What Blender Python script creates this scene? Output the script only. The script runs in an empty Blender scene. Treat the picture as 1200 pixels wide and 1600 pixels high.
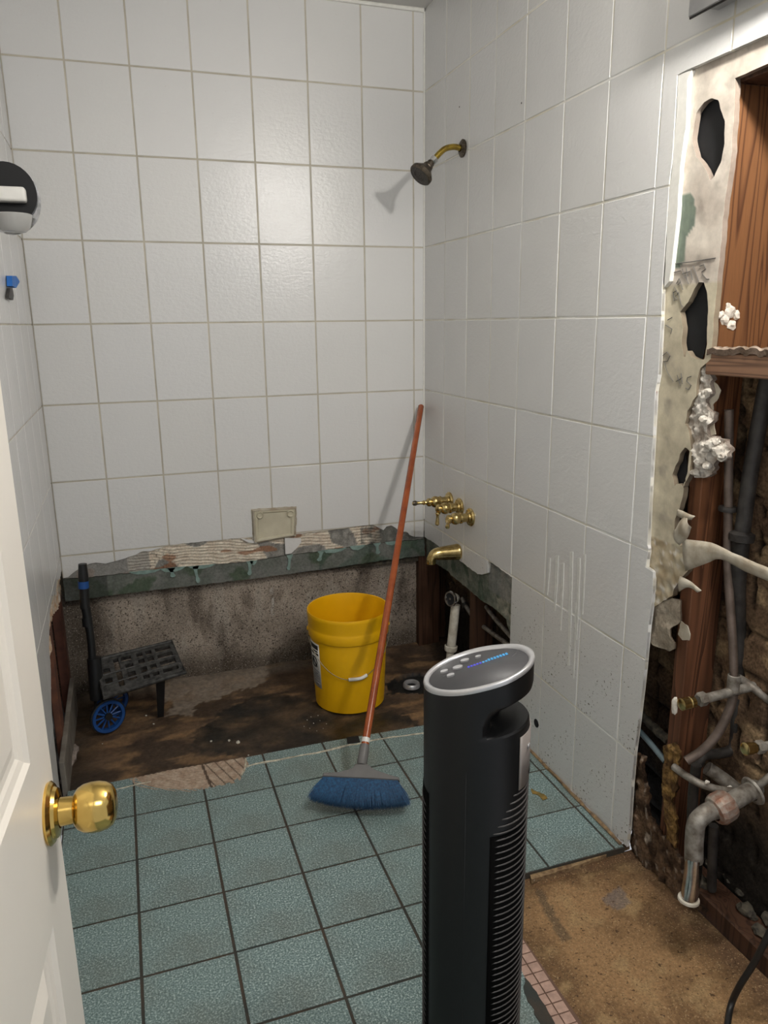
import bpy, bmesh, math, random
from mathutils import Vector, Matrix, noise
import numpy as np
random.seed(7)
S = bpy.context.scene
COL = S.collection
# ---------------------------------------------------------------- camera
CX, CY, CZ = -1.1637, -2.8979, 1.3669
YAW, PITCH, ROLL, F = -0.3274, -0.2440, 0.0123, 1188.145
def _rot(y, p, r):
    return (Matrix.Rotation(y, 3, 'Z') @ Matrix.Rotation(p, 3, 'X') @ Matrix.Rotation(r, 3, 'Y'))
RM = _rot(YAW, PITCH, ROLL)
cam_d = bpy.data.cameras.new('camera'); cam = bpy.data.objects.new('camera', cam_d); COL.objects.link(cam)
right, fwd, up = RM.col[0], RM.col[1], RM.col[2]
m3 = Matrix((right, up, -fwd)).transposed()
cam.matrix_world = Matrix.Translation((CX, CY, CZ)) @ m3.to_4x4()
cam_d.sensor_fit = 'VERTICAL'; cam_d.sensor_height = 32.0; cam_d.lens = F / 1600 * 32.0
cam_d.clip_start = 0.02
S.camera = cam
# ---------------------------------------------------------------- world, exposure, added fill light
W = bpy.data.worlds.new('world'); S.world = W; W.use_nodes = True
W.node_tree.nodes['Background'].inputs[0].default_value = (0.93, 0.95, 1.0, 1)
W.node_tree.nodes['Background'].inputs[1].default_value = 0.46
S.view_settings.view_transform = 'Standard'; S.view_settings.look = 'None'
S.view_settings.gamma = 1.0; S.view_settings.exposure = 0.20
S.view_settings.use_curve_mapping = False
BULB = 560.0
ld = bpy.data.lights.new('fill_light', 'AREA'); ld.shape = 'RECTANGLE'; ld.size = 0.9; ld.size_y = 0.5  # unseen fill lamp, added behind the camera to brighten the room
ld.energy = 11.0; ld.color = (1, .97, .92)
lo = bpy.data.objects.new('fill_light', ld); COL.objects.link(lo); lo.location = (-0.75, -3.55, 2.3)
lo.rotation_euler = (math.radians(20), 0, 0)

# ---------------------------------------------------------------- helpers
def hit(px, py, ax, v):
    d = RM @ Vector(((px - 600) / F, 1, -(py - 800) / F)); c = Vector((CX, CY, CZ))
    return c + d * ((v - c[ax]) / d[ax])
def XP(px, py, v): return hit(px, py, 0, v)
def YP(px, py, v): return hit(px, py, 1, v)
def ZP(px, py, v): return hit(px, py, 2, v)
def yz(pts, x=0.0): return [(p[1], p[2]) for p in (XP(a, b, x) for a, b in pts)]
def xz(pts, y=0.0): return [(p[0], p[2]) for p in (YP(a, b, y) for a, b in pts)]
def xy(pts, z=0.0): return [(p[0], p[1]) for p in (ZP(a, b, z) for a, b in pts)]

def link(name, me, m=None, parent=None, loc=None):
    o = bpy.data.objects.new(name, me); COL.objects.link(o)
    if m is not None and len(me.materials) == 0: me.materials.append(m)
    if parent is not None: o.parent = parent
    if loc is not None: o.location = loc
    return o
def from_bm(name, bm, m=None, parent=None, smooth=False, loc=None, angle=None):
    bmesh.ops.recalc_face_normals(bm, faces=bm.faces)
    me = bpy.data.meshes.new(name); bm.to_mesh(me); bm.free()
    if smooth:
        for p in me.polygons: p.use_smooth = True
        if angle: me.set_sharp_from_angle(angle=math.radians(angle))
    return link(name, me, m, parent, loc)
def empty(name, loc, rz=0.0):
    o = bpy.data.objects.new(name, None); COL.objects.link(o); o.location = loc; o.rotation_euler = (0, 0, rz)
    o.empty_display_size = .05
    return o
def tag(o, label, cat, group=None):
    o['label'] = label; o['category'] = cat
    if group: o['group'] = group
    return o
def adopt(root):
    """put the origin of a thing at root: children were made in world space"""
    mi = Matrix.LocRotScale(root.location, root.rotation_euler, None).inverted()
    for ch in list(bpy.data.objects):
        if ch.parent is root: ch.matrix_parent_inverse = mi
def bbox(bm, x0, x1, y0, y1, z0, z1, bev=0.0, seg=1):
    vs = [bm.verts.new((x, y, z)) for x in (x0, x1) for y in (y0, y1) for z in (z0, z1)]
    fs = [(0, 1, 3, 2), (4, 6, 7, 5), (0, 4, 5, 1), (2, 3, 7, 6), (0, 2, 6, 4), (1, 5, 7, 3)]
    fc = [bm.faces.new([vs[i] for i in f]) for f in fs]
    if bev > 0:
        es = list({e for f in fc for e in f.edges})
        bmesh.ops.bevel(bm, geom=es, offset=bev, segments=seg, affect='EDGES', profile=0.6)
def box(name, x0, x1, y0, y1, z0, z1, m, parent=None, bev=0.0, seg=1, smooth=False):
    bm = bmesh.new(); bbox(bm, min(x0, x1), max(x0, x1), min(y0, y1), max(y0, y1), min(z0, z1), max(z0, z1), bev, seg)
    return from_bm(name, bm, m, parent, smooth, angle=40 if smooth else None)
def frame_of(t):
    t = t.normalized(); a = Vector((0, 0, 1)) if abs(t.z) < .9 else Vector((1, 0, 0))
    u = t.cross(a).normalized(); return u, t.cross(u).normalized()
def tube(bm, pts, r, seg=12, cap=True, jit=0.0):
    pts = [Vector(p) for p in pts]; n = len(pts); rs = r if isinstance(r, (list, tuple)) else [r] * n
    rings = []; u = None
    for i, p in enumerate(pts):
        t = (pts[min(i + 1, n - 1)] - pts[max(i - 1, 0)])
        if t.length < 1e-9: t = Vector((0, 0, 1))
        t.normalize()
        if u is None: u, v = frame_of(t)
        else:
            u = (u - t * u.dot(t)).normalized(); v = t.cross(u)
        rings.append([bm.verts.new(p + (u * math.cos(2 * math.pi * k / seg) + v * math.sin(2 * math.pi * k / seg)) * rs[i] * (1 + jit * random.uniform(-1, 1))) for k in range(seg)])
    for a, b in zip(rings, rings[1:]):
        for k in range(seg): bm.faces.new((a[k], a[(k + 1) % seg], b[(k + 1) % seg], b[k]))
    if cap:
        bm.faces.new(rings[0]); bm.faces.new(rings[-1])
def spline(pts, n=8):
    pts = [Vector(p) for p in pts]; out = []
    P = [pts[0] * 2 - pts[1]] + pts + [pts[-1] * 2 - pts[-2]]
    for i in range(1, len(P) - 2):
        for k in range(n):
            t = k / n; a, b, c, d = P[i - 1], P[i], P[i + 1], P[i + 2]
            out.append(.5 * ((2 * b) + (c - a) * t + (2 * a - 5 * b + 4 * c - d) * t * t + (3 * b - 3 * c + d - a) * t ** 3))
    out.append(pts[-1]); return out
def pipe(name, pts, r, m, parent=None, seg=14, curve=True, n=8, jit=0.0):
    bm = bmesh.new(); q = spline(pts, n) if curve and len(pts) > 2 else pts
    if isinstance(r, (list, tuple)) and len(r) != len(q): r = list(np.interp(np.linspace(0, 1, len(q)), np.linspace(0, 1, len(r)), r))
    tube(bm, q, r, seg, True, jit); return from_bm(name, bm, m, parent, True, angle=50)
def lathe(bm, prof, o, ax, seg=32, close=False):
    """prof: (radius, height along ax)"""
    o = Vector(o); ax = Vector(ax).normalized(); u, v = frame_of(ax); rings = []
    for r, h in prof:
        if r < 1e-6: rings.append([bm.verts.new(o + ax * h)])
        else: rings.append([bm.verts.new(o + ax * h + (u * math.cos(2 * math.pi * k / seg) + v * math.sin(2 * math.pi * k / seg)) * r) for k in range(seg)])
    if close: rings.append(rings[0])
    for a, b in zip(rings, rings[1:]):
        for k in range(seg):
            f = [a[k % len(a)], a[(k + 1) % len(a)], b[(k + 1) % len(b)], b[k % len(b)]]
            g = []
            for w in f:
                if w not in g: g.append(w)
            if len(g) > 2: bm.faces.new(g)
def turned(name, prof, o, ax, m, parent=None, seg=32, close=False, angle=35):
    bm = bmesh.new(); lathe(bm, prof, o, ax, seg, close); return from_bm(name, bm, m, parent, True, angle=angle)
def prism(name, poly, fn, d0, d1, m, parent=None, bev=0.0):
    """poly in (u,v), fn(u,v,d)->xyz"""
    bm = bmesh.new(); a = [bm.verts.new(fn(u, v, d0)) for u, v in poly]; b = [bm.verts.new(fn(u, v, d1)) for u, v in poly]
    f0 = bm.faces.new(a); bm.faces.new(b[::-1]); n = len(a)
    for i in range(n): bm.faces.new((a[i], a[(i + 1) % n], b[(i + 1) % n], b[i]))
    if bev > 0: bmesh.ops.bevel(bm, geom=list(f0.edges), offset=bev, segments=1, affect='EDGES')
    bmesh.ops.recalc_face_normals(bm, faces=bm.faces)
    bmesh.ops.triangulate(bm, faces=[f for f in bm.faces if len(f.verts) > 4], ngon_method='EAR_CLIP')
    return from_bm(name, bm, m, parent)
def inside(p, poly):
    x, y = p; c = False; n = len(poly); j = n - 1
    for i in range(n):
        xi, yi = poly[i]; xj, yj = poly[j]
        if (yi > y) != (yj > y) and x < (xj - xi) * (y - yi) / (yj - yi) + xi: c = not c
        j = i
    return c
def nearest(p, polys, lim):
    best = None; bd = lim * lim
    for poly in polys:
        n = len(poly)
        for i in range(n):
            ax, ay = poly[i]; bx, by = poly[(i + 1) % n]; dx, dy = bx - ax, by - ay; L = dx * dx + dy * dy
            if L < 1e-14: continue
            t = max(0, min(1, ((p[0] - ax) * dx + (p[1] - ay) * dy) / L)); qx, qy = ax + t * dx, ay + t * dy
            d = (qx - p[0]) ** 2 + (qy - p[1]) ** 2
            if d < bd: bd = d; best = (qx, qy)
    return best
def rough_poly(poly, step, amp, seed=0):
    """break the straight edges of an outline into an irregular one"""
    out = []; n = len(poly); s = 0.0
    for i in range(n):
        a = Vector(poly[i]); b = Vector(poly[(i + 1) % n]); L = (b - a).length; k = max(1, int(L / step))
        nr = Vector((-(b - a).y, (b - a).x)) / max(L, 1e-9)
        for j in range(k):
            p = a + (b - a) * (j / k); w = noise.noise(Vector((p.x * 60 + seed, p.y * 60, seed))) * amp + noise.noise(Vector((p.x * 200 + seed, p.y * 200, seed))) * amp * .5
            out.append(tuple(p + nr * w))
    return out
def rough_line(pts, step, amp, seed=0):
    k = rough_poly(list(pts) + [tuple(pts[-1])], step, amp, seed)
    # rough_poly also walks the closing edge: keep only the open part
    n = 0
    for a, b in zip(pts, pts[1:]): n += max(1, int((Vector(b) - Vector(a)).length / step))
    return [tuple(pts[0])] + k[1:n] + [tuple(pts[-1])]
def sheet(name, poly, fn, res, hf, cf, m, parent=None, holes=(), thick=0.0, snap=True, smooth=True):
    """relief surface over an outline: hf height, cf albedo colour stored per vertex; skirt gives thickness"""
    us = [p[0] for p in poly]; vs = [p[1] for p in poly]; u0, v0 = min(us), min(vs)
    nu = int((max(us) - u0) / res) + 2; nv = int((max(vs) - v0) / res) + 2
    ins = [[inside((u0 + (i + .5) * res, v0 + (j + .5) * res), poly) and not any(inside((u0 + (i + .5) * res, v0 + (j + .5) * res), h) for h in holes) for j in range(nv)] for i in range(nu)]
    bm = bmesh.new(); V = {}; uv = {}
    def gv(i, j):
        if (i, j) not in V: V[(i, j)] = bm.verts.new((u0 + i * res, v0 + j * res, 0))
        return V[(i, j)]
    for i in range(nu):
        for j in range(nv):
            if ins[i][j]: bm.faces.new((gv(i, j), gv(i + 1, j), gv(i + 1, j + 1), gv(i, j + 1)))
    if snap:
        for v in bm.verts:
            if any(e.is_boundary for e in v.link_edges):
                q = nearest((v.co.x, v.co.y), [poly] + list(holes), res * 1.5)
                if q: v.co.x, v.co.y = q
    cl = bm.verts.layers.float_color.new('Col')
    for v in bm.verts:
        u, w = v.co.x, v.co.y; h = hf(u, w); c = cf(u, w, h); v[cl] = (c[0], c[1], c[2], 1); v.co = fn(u, w, h)
    if thick:
        dn = Vector(fn(0, 0, 1)) - Vector(fn(0, 0, 0))
        for dd, kk in ((.0004, (.42, .38, .36)), (thick, (1, 1, 1))):   # the cut edge is raw core, darker than the face
            be = [e for e in bm.edges if e.is_boundary]; r = bmesh.ops.extrude_edge_only(bm, edges=be)
            for g in r['geom']:
                if isinstance(g, bmesh.types.BMVert):
                    g.co = g.co - dn * dd; g[cl] = (g[cl][0] * kk[0], g[cl][1] * kk[1], g[cl][2] * kk[2], 1)
    me = bpy.data.meshes.new(name); bmesh.ops.recalc_face_normals(bm, faces=bm.faces); bm.to_mesh(me); bm.free()
    if smooth:
        for p in me.polygons: p.use_smooth = True
        me.set_sharp_from_angle(angle=math.radians(55))
    return link(name, me, m, parent)
N = lambda x, y, s, sd=0.0: noise.noise(Vector((x * s, y * s, sd)))
FB = lambda x, y, s, sd=0.0, o=4: noise.fractal(Vector((x * s, y * s, sd)), 1.0, 2.0, o)
mix = lambda a, b, t: tuple(a[i] + (b[i] - a[i]) * max(0, min(1, t)) for i in range(3))
sst = lambda a, b, x: (lambda t: t * t * (3 - 2 * t))(max(0, min(1, (x - a) / (b - a))))
def clip(poly, x0, x1, y0, y1):
    def cut(P, ax, v, keep):
        out = []
        for i in range(len(P)):
            a, b = P[i], P[(i + 1) % len(P)]; ia, ib = (a[ax] - v) * keep >= 0, (b[ax] - v) * keep >= 0
            if ia: out.append(a)
            if ia != ib:
                t = (v - a[ax]) / (b[ax] - a[ax]); out.append((a[0] + (b[0] - a[0]) * t, a[1] + (b[1] - a[1]) * t))
        return out
    for ax, v, k in ((0, x0, 1), (0, x1, -1), (1, y0, 1), (1, y1, -1)):
        poly = cut(poly, ax, v, k)
        if len(poly) < 3: return []
    out = []
    for p in poly:
        if not out or abs(p[0] - out[-1][0]) + abs(p[1] - out[-1][1]) > 2e-4: out.append(p)
    if len(out) > 2 and abs(out[0][0] - out[-1][0]) + abs(out[0][1] - out[-1][1]) < 2e-4: out.pop()
    return out
def area(P): return abs(sum(P[i][0] * P[(i + 1) % len(P)][1] - P[(i + 1) % len(P)][0] * P[i][1] for i in range(len(P)))) / 2

# ---------------------------------------------------------------- materials
class NT:
    def __init__(s, name):
        s.m = bpy.data.materials.new(name); s.m.use_nodes = True; s.t = s.m.node_tree; s.b = s.t.nodes['Principled BSDF']
        s.tc = s.t.nodes.new('ShaderNodeTexCoord')
    def n(s, kind, **kw):
        x = s.t.nodes.new('ShaderNode' + kind)
        for k, v in kw.items():
            if isinstance(k, str) and k.startswith('i_'): x.inputs[k[2:].replace('_', ' ')].default_value = v
            else: setattr(x, k, v)
        return x
    def l(s, a, b): s.t.links.new(a, b)
    def noise(s, scale, detail=4, rough=.55, src=None, stretch=None):
        x = s.n('TexNoise'); x.inputs['Scale'].default_value = scale; x.inputs['Detail'].default_value = detail; x.inputs['Roughness'].default_value = rough
        c = src or s.tc.outputs['Object']
        if stretch:
            mp = s.n('Mapping'); mp.inputs['Scale'].default_value = stretch; s.l(c, mp.inputs[0]); c = mp.outputs[0]
        s.l(c, x.inputs['Vector']); return x.outputs['Fac']
    def ramp(s, fac, stops):
        r = s.n('ValToRGB'); e = r.color_ramp.elements
        while len(e) < len(stops): e.new(.5)
        for q, (p, c) in zip(e, stops): q.position = p; q.color = (*c, 1) if len(c) == 3 else c
        s.l(fac, r.inputs[0]); return r.outputs[0]
    def mixc(s, fac, a, b, blend='MIX'):
        x = s.n('Mix', data_type='RGBA', blend_type=blend)
        for sock, val in ((x.inputs[0], fac), (x.inputs[6], a), (x.inputs[7], b)):
            if isinstance(val, (int, float)): sock.default_value = val
            elif isinstance(val, tuple): sock.default_value = (*val, 1)
            else: s.l(val, sock)
        return x.outputs[2]
    def math(s, op, a, b=0.0):
        x = s.n('Math', operation=op)
        for sock, val in ((x.inputs[0], a), (x.inputs[1], b)):
            if isinstance(val, (int, float)): sock.default_value = val
            else: s.l(val, sock)
        return x.outputs[0]
    def bump(s, h, strength=.3, dist=.002):
        x = s.n('Bump'); x.inputs['Strength'].default_value = strength; x.inputs['Distance'].default_value = dist
        s.l(h, x.inputs['Height']); s.l(x.outputs[0], s.b.inputs['Normal']); return x
    def base(s, c):
        if isinstance(c, tuple): s.b.inputs['Base Color'].default_value = (*c, 1)
        else: s.l(c, s.b.inputs['Base Color'])
    def set(s, rough=.5, metal=0.0, spec=.5, **kw):
        if isinstance(rough, float): s.b.inputs['Roughness'].default_value = rough
        else: s.l(rough, s.b.inputs['Roughness'])
        s.b.inputs['Metallic'].default_value = metal; s.b.inputs['Specular IOR Level'].default_value = spec
        for k, v in kw.items(): s.b.inputs[k].default_value = v
        return s.m
def simple(name, c, rough=.5, metal=0.0, var=.15, scale=40, bump=0.0, bs=200, spec=.5, c2=None, **kw):
    t = NT(name); nz = t.noise(scale); d = c2 or tuple(x * (1 - var) for x in c)
    t.base(t.ramp(nz, [(.35, d), (.65, c)]))
    if bump: t.bump(t.noise(bs, 3), bump, .001)
    return t.set(rough, metal, spec, **kw)

def tile_white(name, grime=0.0):
    t = NT(name); oi = t.n('ObjectInfo'); r = oi.outputs['Random']
    n1 = t.noise(2.2, 3); n2 = t.noise(260, 2)
    c = t.mixc(n1, (.64, .64, .63), (.73, .725, .705))
    c = t.mixc(t.math('MULTIPLY', r, .6), c, (.70, .705, .71))
    sp = t.math('GREATER_THAN', t.noise(150, 2, .5), .745 if not grime else .70)
    c = t.mixc(t.math('MULTIPLY', sp, .35), c, (.45, .42, .37))
    if grime:
        g = t.noise(9, 4, .6); sep = t.n('SeparateXYZ'); t.l(t.tc.outputs['Object'], sep.inputs[0])
        low = t.math('MULTIPLY', t.math('SUBTRACT', .55, sep.outputs[2]), 1.6)
        dots = t.math('GREATER_THAN', t.math('ADD', t.noise(120, 2, .6), t.math('MULTIPLY', t.math('SUBTRACT', g, .5), .35)), .68)
        f = t.math('MULTIPLY', dots, t.math('MULTIPLY', t.math('MAXIMUM', low, 0.0), 1.0)); f.node.use_clamp = True
        c = t.mixc(f, c, (.16, .15, .12))
    t.base(c)
    ad = t.math('ADD', t.math('MULTIPLY', t.noise(62, 4, .65, stretch=(1, 1, 1.6)), 1.0), t.math('MULTIPLY', t.noise(11, 3), .8)); t.bump(ad, .55, .0020)
    return t.set(t.math('ADD', t.math('MULTIPLY', n1, .12), .17), 0, .5)
def vcol(name, rough=.8, fine=120, amt=.35, bump=.5, bs=180, bd=.002, spec=.3, wet=False, speck=None):
    t = NT(name); a = t.n('VertexColor', layer_name='Col'); nz = t.noise(fine, 5, .65)
    k = t.ramp(nz, [(.3, (1 - amt,) * 3), (.7, (1 + amt * .6,) * 3)])
    c = t.mixc(1.0, a.outputs[0], k, 'MULTIPLY'); hgt = t.noise(bs, 4, .6)
    for sc, th_, col, am in (speck or ()):
        nn_ = t.noise(sc, 2, .5, stretch=(1, 1, 1)); mk = t.ramp(nn_, [(th_, (0, 0, 0)), (th_ + .035, (am,) * 3)]); c = t.mixc(mk, c, col); hgt = t.math('SUBTRACT', hgt, mk)
    t.base(c); t.bump(hgt, bump, bd)
    if wet: return t.set(t.ramp(t.noise(4, 3), [(.4, (.35,) * 3), (.6, (.75,) * 3)]), 0, spec)
    return t.set(rough, 0, spec)
def wood(name, dark, light, scale=10, axis='Z', rough=.6, stain=None, stretch=.06):
    t = NT(name); st = {'Z': (1, 1, stretch), 'Y': (1, stretch, 1), 'X': (stretch, 1, 1)}[axis]
    mp = t.n('Mapping'); mp.inputs['Scale'].default_value = st; t.l(t.tc.outputs['Object'], mp.inputs[0])
    nz = t.n('TexNoise'); nz.inputs['Scale'].default_value = scale; nz.inputs['Detail'].default_value = 2; nz.inputs['Distortion'].default_value = .6; t.l(mp.outputs[0], nz.inputs[0])
    rings = t.math('FRACT', t.math('MULTIPLY', nz.outputs['Fac'], 13.0)); fine = t.noise(300, 3, .6, mp.outputs[0])
    c = t.ramp(rings, [(0.0, light), (.55, light), (.85, dark), (1.0, light)])
    c = t.mixc(t.math('MULTIPLY', fine, .45), c, dark)
    if stain:
        z0, z1, sc = stain; sep = t.n('SeparateXYZ'); t.l(t.tc.outputs['Object'], sep.inputs[0])
        mr = t.n('MapRange'); mr.inputs['From Min'].default_value = z1; mr.inputs['From Max'].default_value = z0
        t.l(t.math('ADD', sep.outputs[2], t.math('MULTIPLY', t.noise(7, 3), .2)), mr.inputs['Value'])
        c = t.mixc(mr.outputs[0], c, t.mixc(t.math('MULTIPLY', rings, .9), sc, tuple(x * .22 for x in sc)))
    t.base(c); t.bump(t.math('ADD', rings, fine), .25, .001); return t.set(rough, 0, .3)

M = {}
M['tile'] = tile_white('white_glazed_tile'); M['tile_grimy'] = tile_white('white_glazed_tile_speckled', 1.0)
M['grout_tan'] = simple('tan_grout', (.56, .52, .43), .85, var=.25, scale=9, bump=.4)
M['grout_white'] = simple('white_grout', (.86, .86, .83), .8, scale=5, c2=(.62, .58, .46), bump=.3)
M['ceiling'] = simple('ceiling_paint', (.55, .54, .52), .8, var=.05, scale=3, bump=.15)
M['caulk'] = simple('white_caulk', (.78, .77, .72), .5, var=.08, scale=60, bump=.3)
M['old_caulk'] = simple('cream_caulk', (.66, .62, .50), .6, c2=(.35, .30, .22), scale=80, bump=.4)
t = NT('green_floor_tile'); oi = t.n('ObjectInfo')
v = t.noise(230, 3, .8); g = t.ramp(v, [(.38, (.06, .105, .105)), (.49, (.155, .235, .235)), (.55, (.235, .325, .32)), (.66, (.68, .78, .77))])
g = t.mixc(t.math('MULTIPLY', oi.outputs['Random'], .25), g, (.16, .22, .20)); big = t.ramp(t.noise(5, 4), [(.45, (0,) * 3), (.75, (1,) * 3)])
g = t.mixc(t.math('MULTIPLY', big, .5), g, (.115, .105, .075)); t.base(g); t.bump(v, .25, .0008)
M['green'] = t.set(t.ramp(t.noise(20, 3), [(.3, (.30,) * 3), (.7, (.48,) * 3)]), 0, .5)
M['grout_dark'] = simple('dark_grout', (.030, .036, .032), .85, c2=(.065, .045, .03), scale=12, bump=.4)
M['pink'] = simple('pink_mosaic', (.50, .33, .26), .5, var=.25, scale=60, bump=.2)
M['pink_grout'] = simple('mosaic_grout', (.17, .10, .07), .9, bump=.3)
M['v'] = vcol('stained_rough_surface', .85); M['vfloor'] = vcol('wet_subfloor', .7, 60, .4, .6, 90, .003, .45, wet=True)
M['vcav'] = vcol('old_masonry', .92, 130, .6, .8, 130, .003, .2); M['vconc'] = vcol('pitted_concrete', .95, 150, .42, .6, 150, .0015, .15, speck=((170, .60, (.045, .035, .028), .85), (75, .66, (.03, .024, .02), .8), (210, .63, (.55, .49, .42), .6))); M['vboard'] = vcol('particle_board', .75, 150, .38, .3, 200, .001, speck=((95, .665, (.055, .028, .012), .85), (260, .62, (.50, .36, .20), .5), (190, .64, (.10, .055, .025), .7)))
M['vdry'] = vcol('old_drywall_face', .85, 35, .18, .2, 120, .001); M['vgyp'] = vcol('torn_gypsum', .95, 150, .3, .7, 160, .003, .15)
M['stud'] = wood('pine_stud', (.07, .022, .009), (.26, .105, .04), 12, stain=(0.80, 1.40, (.17, .070, .034)), stretch=.06)
M['niche'] = wood('niche_pine', (.055, .020, .008), (.175, .078, .030), 9, stretch=.07)
M['darkwood'] = wood('dark_wet_wood', (.03, .014, .008), (.085, .040, .022), 12)
M['block'] = wood('grey_brown_block', (.10, .055, .035), (.27, .15, .09), 12, 'Y')
M['black'] = simple('black_plastic', (.012, .013, .014), .42, var=.2, bump=.08, bs=400)
M['black_gloss'] = simple('black_shell', (.0065, .007, .0075), .42, var=.1, spec=.35)
M['void'] = simple('black_felt_sheet', (.008, .009, .011), .75, bump=.4, bs=40)
M['brass'] = simple('polished_brass', (.80, .56, .17), .16, 1.0, c2=(.62, .42, .12), scale=20)
M['brass_faucet'] = simple('aged_brass', (.66, .52, .24), .24, 1.0, c2=(.38, .27, .10), scale=50)
M['bronze'] = simple('tarnished_bronze', (.17, .14, .105), .45, .9, c2=(.06, .05, .04), scale=140, bump=.4)
M['chrome'] = simple('chrome', (.72, .72, .72), .13, 1.0, c2=(.45, .45, .44), scale=60)
M['greypipe'] = simple('oxidised_pipe', (.36, .34, .30), .55, .45, c2=(.15, .125, .10), scale=45, bump=.3)
M['darkpipe'] = simple('dark_iron_pipe', (.055, .05, .045), .55, .3, c2=(.025, .022, .02), scale=30, bump=.4)
M['copper'] = simple('dull_copper_pipe', (.19, .145, .12), .5, .5, c2=(.10, .075, .06), scale=25)
M['rust'] = simple('rusty_nut', (.30, .15, .10), .5, .5, c2=(.38, .33, .28), scale=70, bump=.6)
M['pvc'] = simple('dirty_white_pvc', (.66, .63, .55), .45, c2=(.42, .38, .30), scale=28)
M['yellow'] = simple('yellow_plastic', (.87, .47, .004), .36, var=.05, scale=8, spec=.45)
M['wire'] = simple('steel_wire', (.30, .27, .2), .35, .9)
M['whiteplastic'] = simple('white_plastic', (.78, .77, .73), .4, var=.05)
M['label'] = simple('label_paper', (.70, .69, .64), .6, var=.06); M['ink'] = simple('black_ink', (.02, .02, .02), .6)
M['inkgrey'] = simple('grey_ink', (.30, .30, .31), .6)
M['broomwood'] = simple('varnished_handle', (.36, .085, .022), .26, c2=(.24, .05, .013), scale=14)
M['greyplastic'] = simple('grey_plastic', (.16, .155, .15), .5, var=.12)
M['bluebristle'] = simple('blue_bristle', (.005, .034, .095), .5, c2=(.010, .095, .22), scale=160)
M['blue'] = simple('blue_plastic', (.012, .075, .28), .45)
M['silver'] = simple('silver_paint', (.62, .62, .63), .28, .6, var=.05)
M['panel'] = simple('grey_panel', (.06, .06, .064), .5, var=.05)
M['plate'] = simple('taupe_plate', (.30, .27, .25), .45, .3, var=.05)
M['door'] = simple('cream_door_paint', (.76, .72, .65), .38, var=.04, scale=5, bump=.06, bs=60)
M['ceramic'] = simple('cream_ceramic', (.60, .56, .43), .3, c2=(.50, .46, .34), scale=14)
M['fixture'] = simple('brushed_fixture', (.42, .42, .42), .3, .8, var=.08)
M['pencil'] = simple('pencil', (.11, .105, .10), .8)
M['cord'] = simple('black_cord', (.012, .012, .012), .45)
M['paper'] = simple('torn_paper', (.55, .51, .42), .9, c2=(.36, .30, .22), scale=22, bump=.5)
M['mould'] = simple('dark_mortar', (.10, .085, .06), .9, c2=(.03, .026, .02), scale=60, bump=.5)
M['crumb'] = simple('pale_crumb', (.62, .60, .52), .9, var=.3)
M['teal'] = simple('teal_paint_skin', (.25, .36, .33), .6, c2=(.17, .25, .22), scale=50)
M['tape'] = simple('blue_tape', (.02, .16, .55), .6)
t = NT('clear_grey_cup'); t.base((.62, .62, .60)); M['cup'] = t.set(.18, 0, .5, **{'Transmission Weight': .35})
def emis(name, c, s):
    t = NT(name); t.base(tuple(x * .3 for x in c)); t.b.inputs['Emission Color'].default_value = (*c, 1); t.b.inputs['Emission Strength'].default_value = s; return t.m
M['bulb'] = emis('lit_bulb', (1, .955, .89), BULB); M['led_blue'] = emis('blue_display', (.06, .32, .62), .75); M['led_violet'] = emis('violet_display', (.10, .10, .75), .6)

# ---------------------------------------------------------------- the setting: walls
TOP = 2.47; L = -1.43; ROWS = [2.47] + [2.1967 - .2741 * r for r in range(8)] + [0.0]
BACKC = [0.0, -.0447] + [-.0447 - .2 * k for k in range(1, 7)] + [L]
RC = [0, -.2, -.3951, -.5801, -.7708, -.9821, -1.1805, -1.3771, -1.575, -1.772, -1.97, -2.17, -2.37, -2.57, -2.77, -2.97, -3.1]
FRONT = -3.1
def tiles(parent, us, vs, region, fn, gap, thick, mat_f, bev=.0014, name='tile'):
    cache = {}
    for a, b in zip(us, us[1:]):
        u0, u1 = min(a, b) + gap / 2, max(a, b) - gap / 2
        for c, d in zip(vs, vs[1:]):
            v0, v1 = min(c, d) + gap / 2, max(c, d) - gap / 2
            if u1 - u0 < .004 or v1 - v0 < .004: continue
            P = clip(region, u0, u1, v0, v1)
            if len(P) < 3 or area(P) < 8e-5: continue
            full = area(P) > .9995 * (u1 - u0) * (v1 - v0)
            cu, cv = (u0 + u1) / 2, (v0 + v1) / 2
            jd = random.uniform(-.0004, .0004)
            if full:
                key = (round(u1 - u0, 4), round(v1 - v0, 4), mat_f(cu, cv).name)
                if key not in cache:
                    w, h = (u1 - u0) / 2, (v1 - v0) / 2; bm = bmesh.new()
                    ring = lambda k, dd: [bm.verts.new(Vector(fn(su * (w - k), sv * (h - k), dd)) - Vector(fn(0, 0, 0))) for su, sv in ((-1, -1), (1, -1), (1, 1), (-1, 1))]
                    R = [ring(0, -thick), ring(0, -bev), ring(bev * .35, -bev * .35), ring(bev * 1.2, 0)]
                    for p, q in zip(R, R[1:]):
                        for i in range(4): bm.faces.new((p[i], p[(i + 1) % 4], q[(i + 1) % 4], q[i]))
                    bm.faces.new(R[-1]); bm.faces.new(R[0][::-1]); bmesh.ops.recalc_face_normals(bm, faces=bm.faces)
                    me = bpy.data.meshes.new(name); bm.to_mesh(me); bm.free(); me.materials.append(mat_f(cu, cv)); cache[key] = me
                o = link(name, cache[key], None, parent, Vector(fn(cu, cv, jd)))
            else:
                P2 = [(p[0] - cu, p[1] - cv) for p in P]; o0 = Vector(fn(0, 0, 0))
                o = prism(name, P2, lambda u, v, dd: Vector(fn(u, v, dd)) - o0, 0, -thick, mat_f(cu, cv), parent)
                o.location = Vector(fn(cu, cv, jd))
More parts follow.
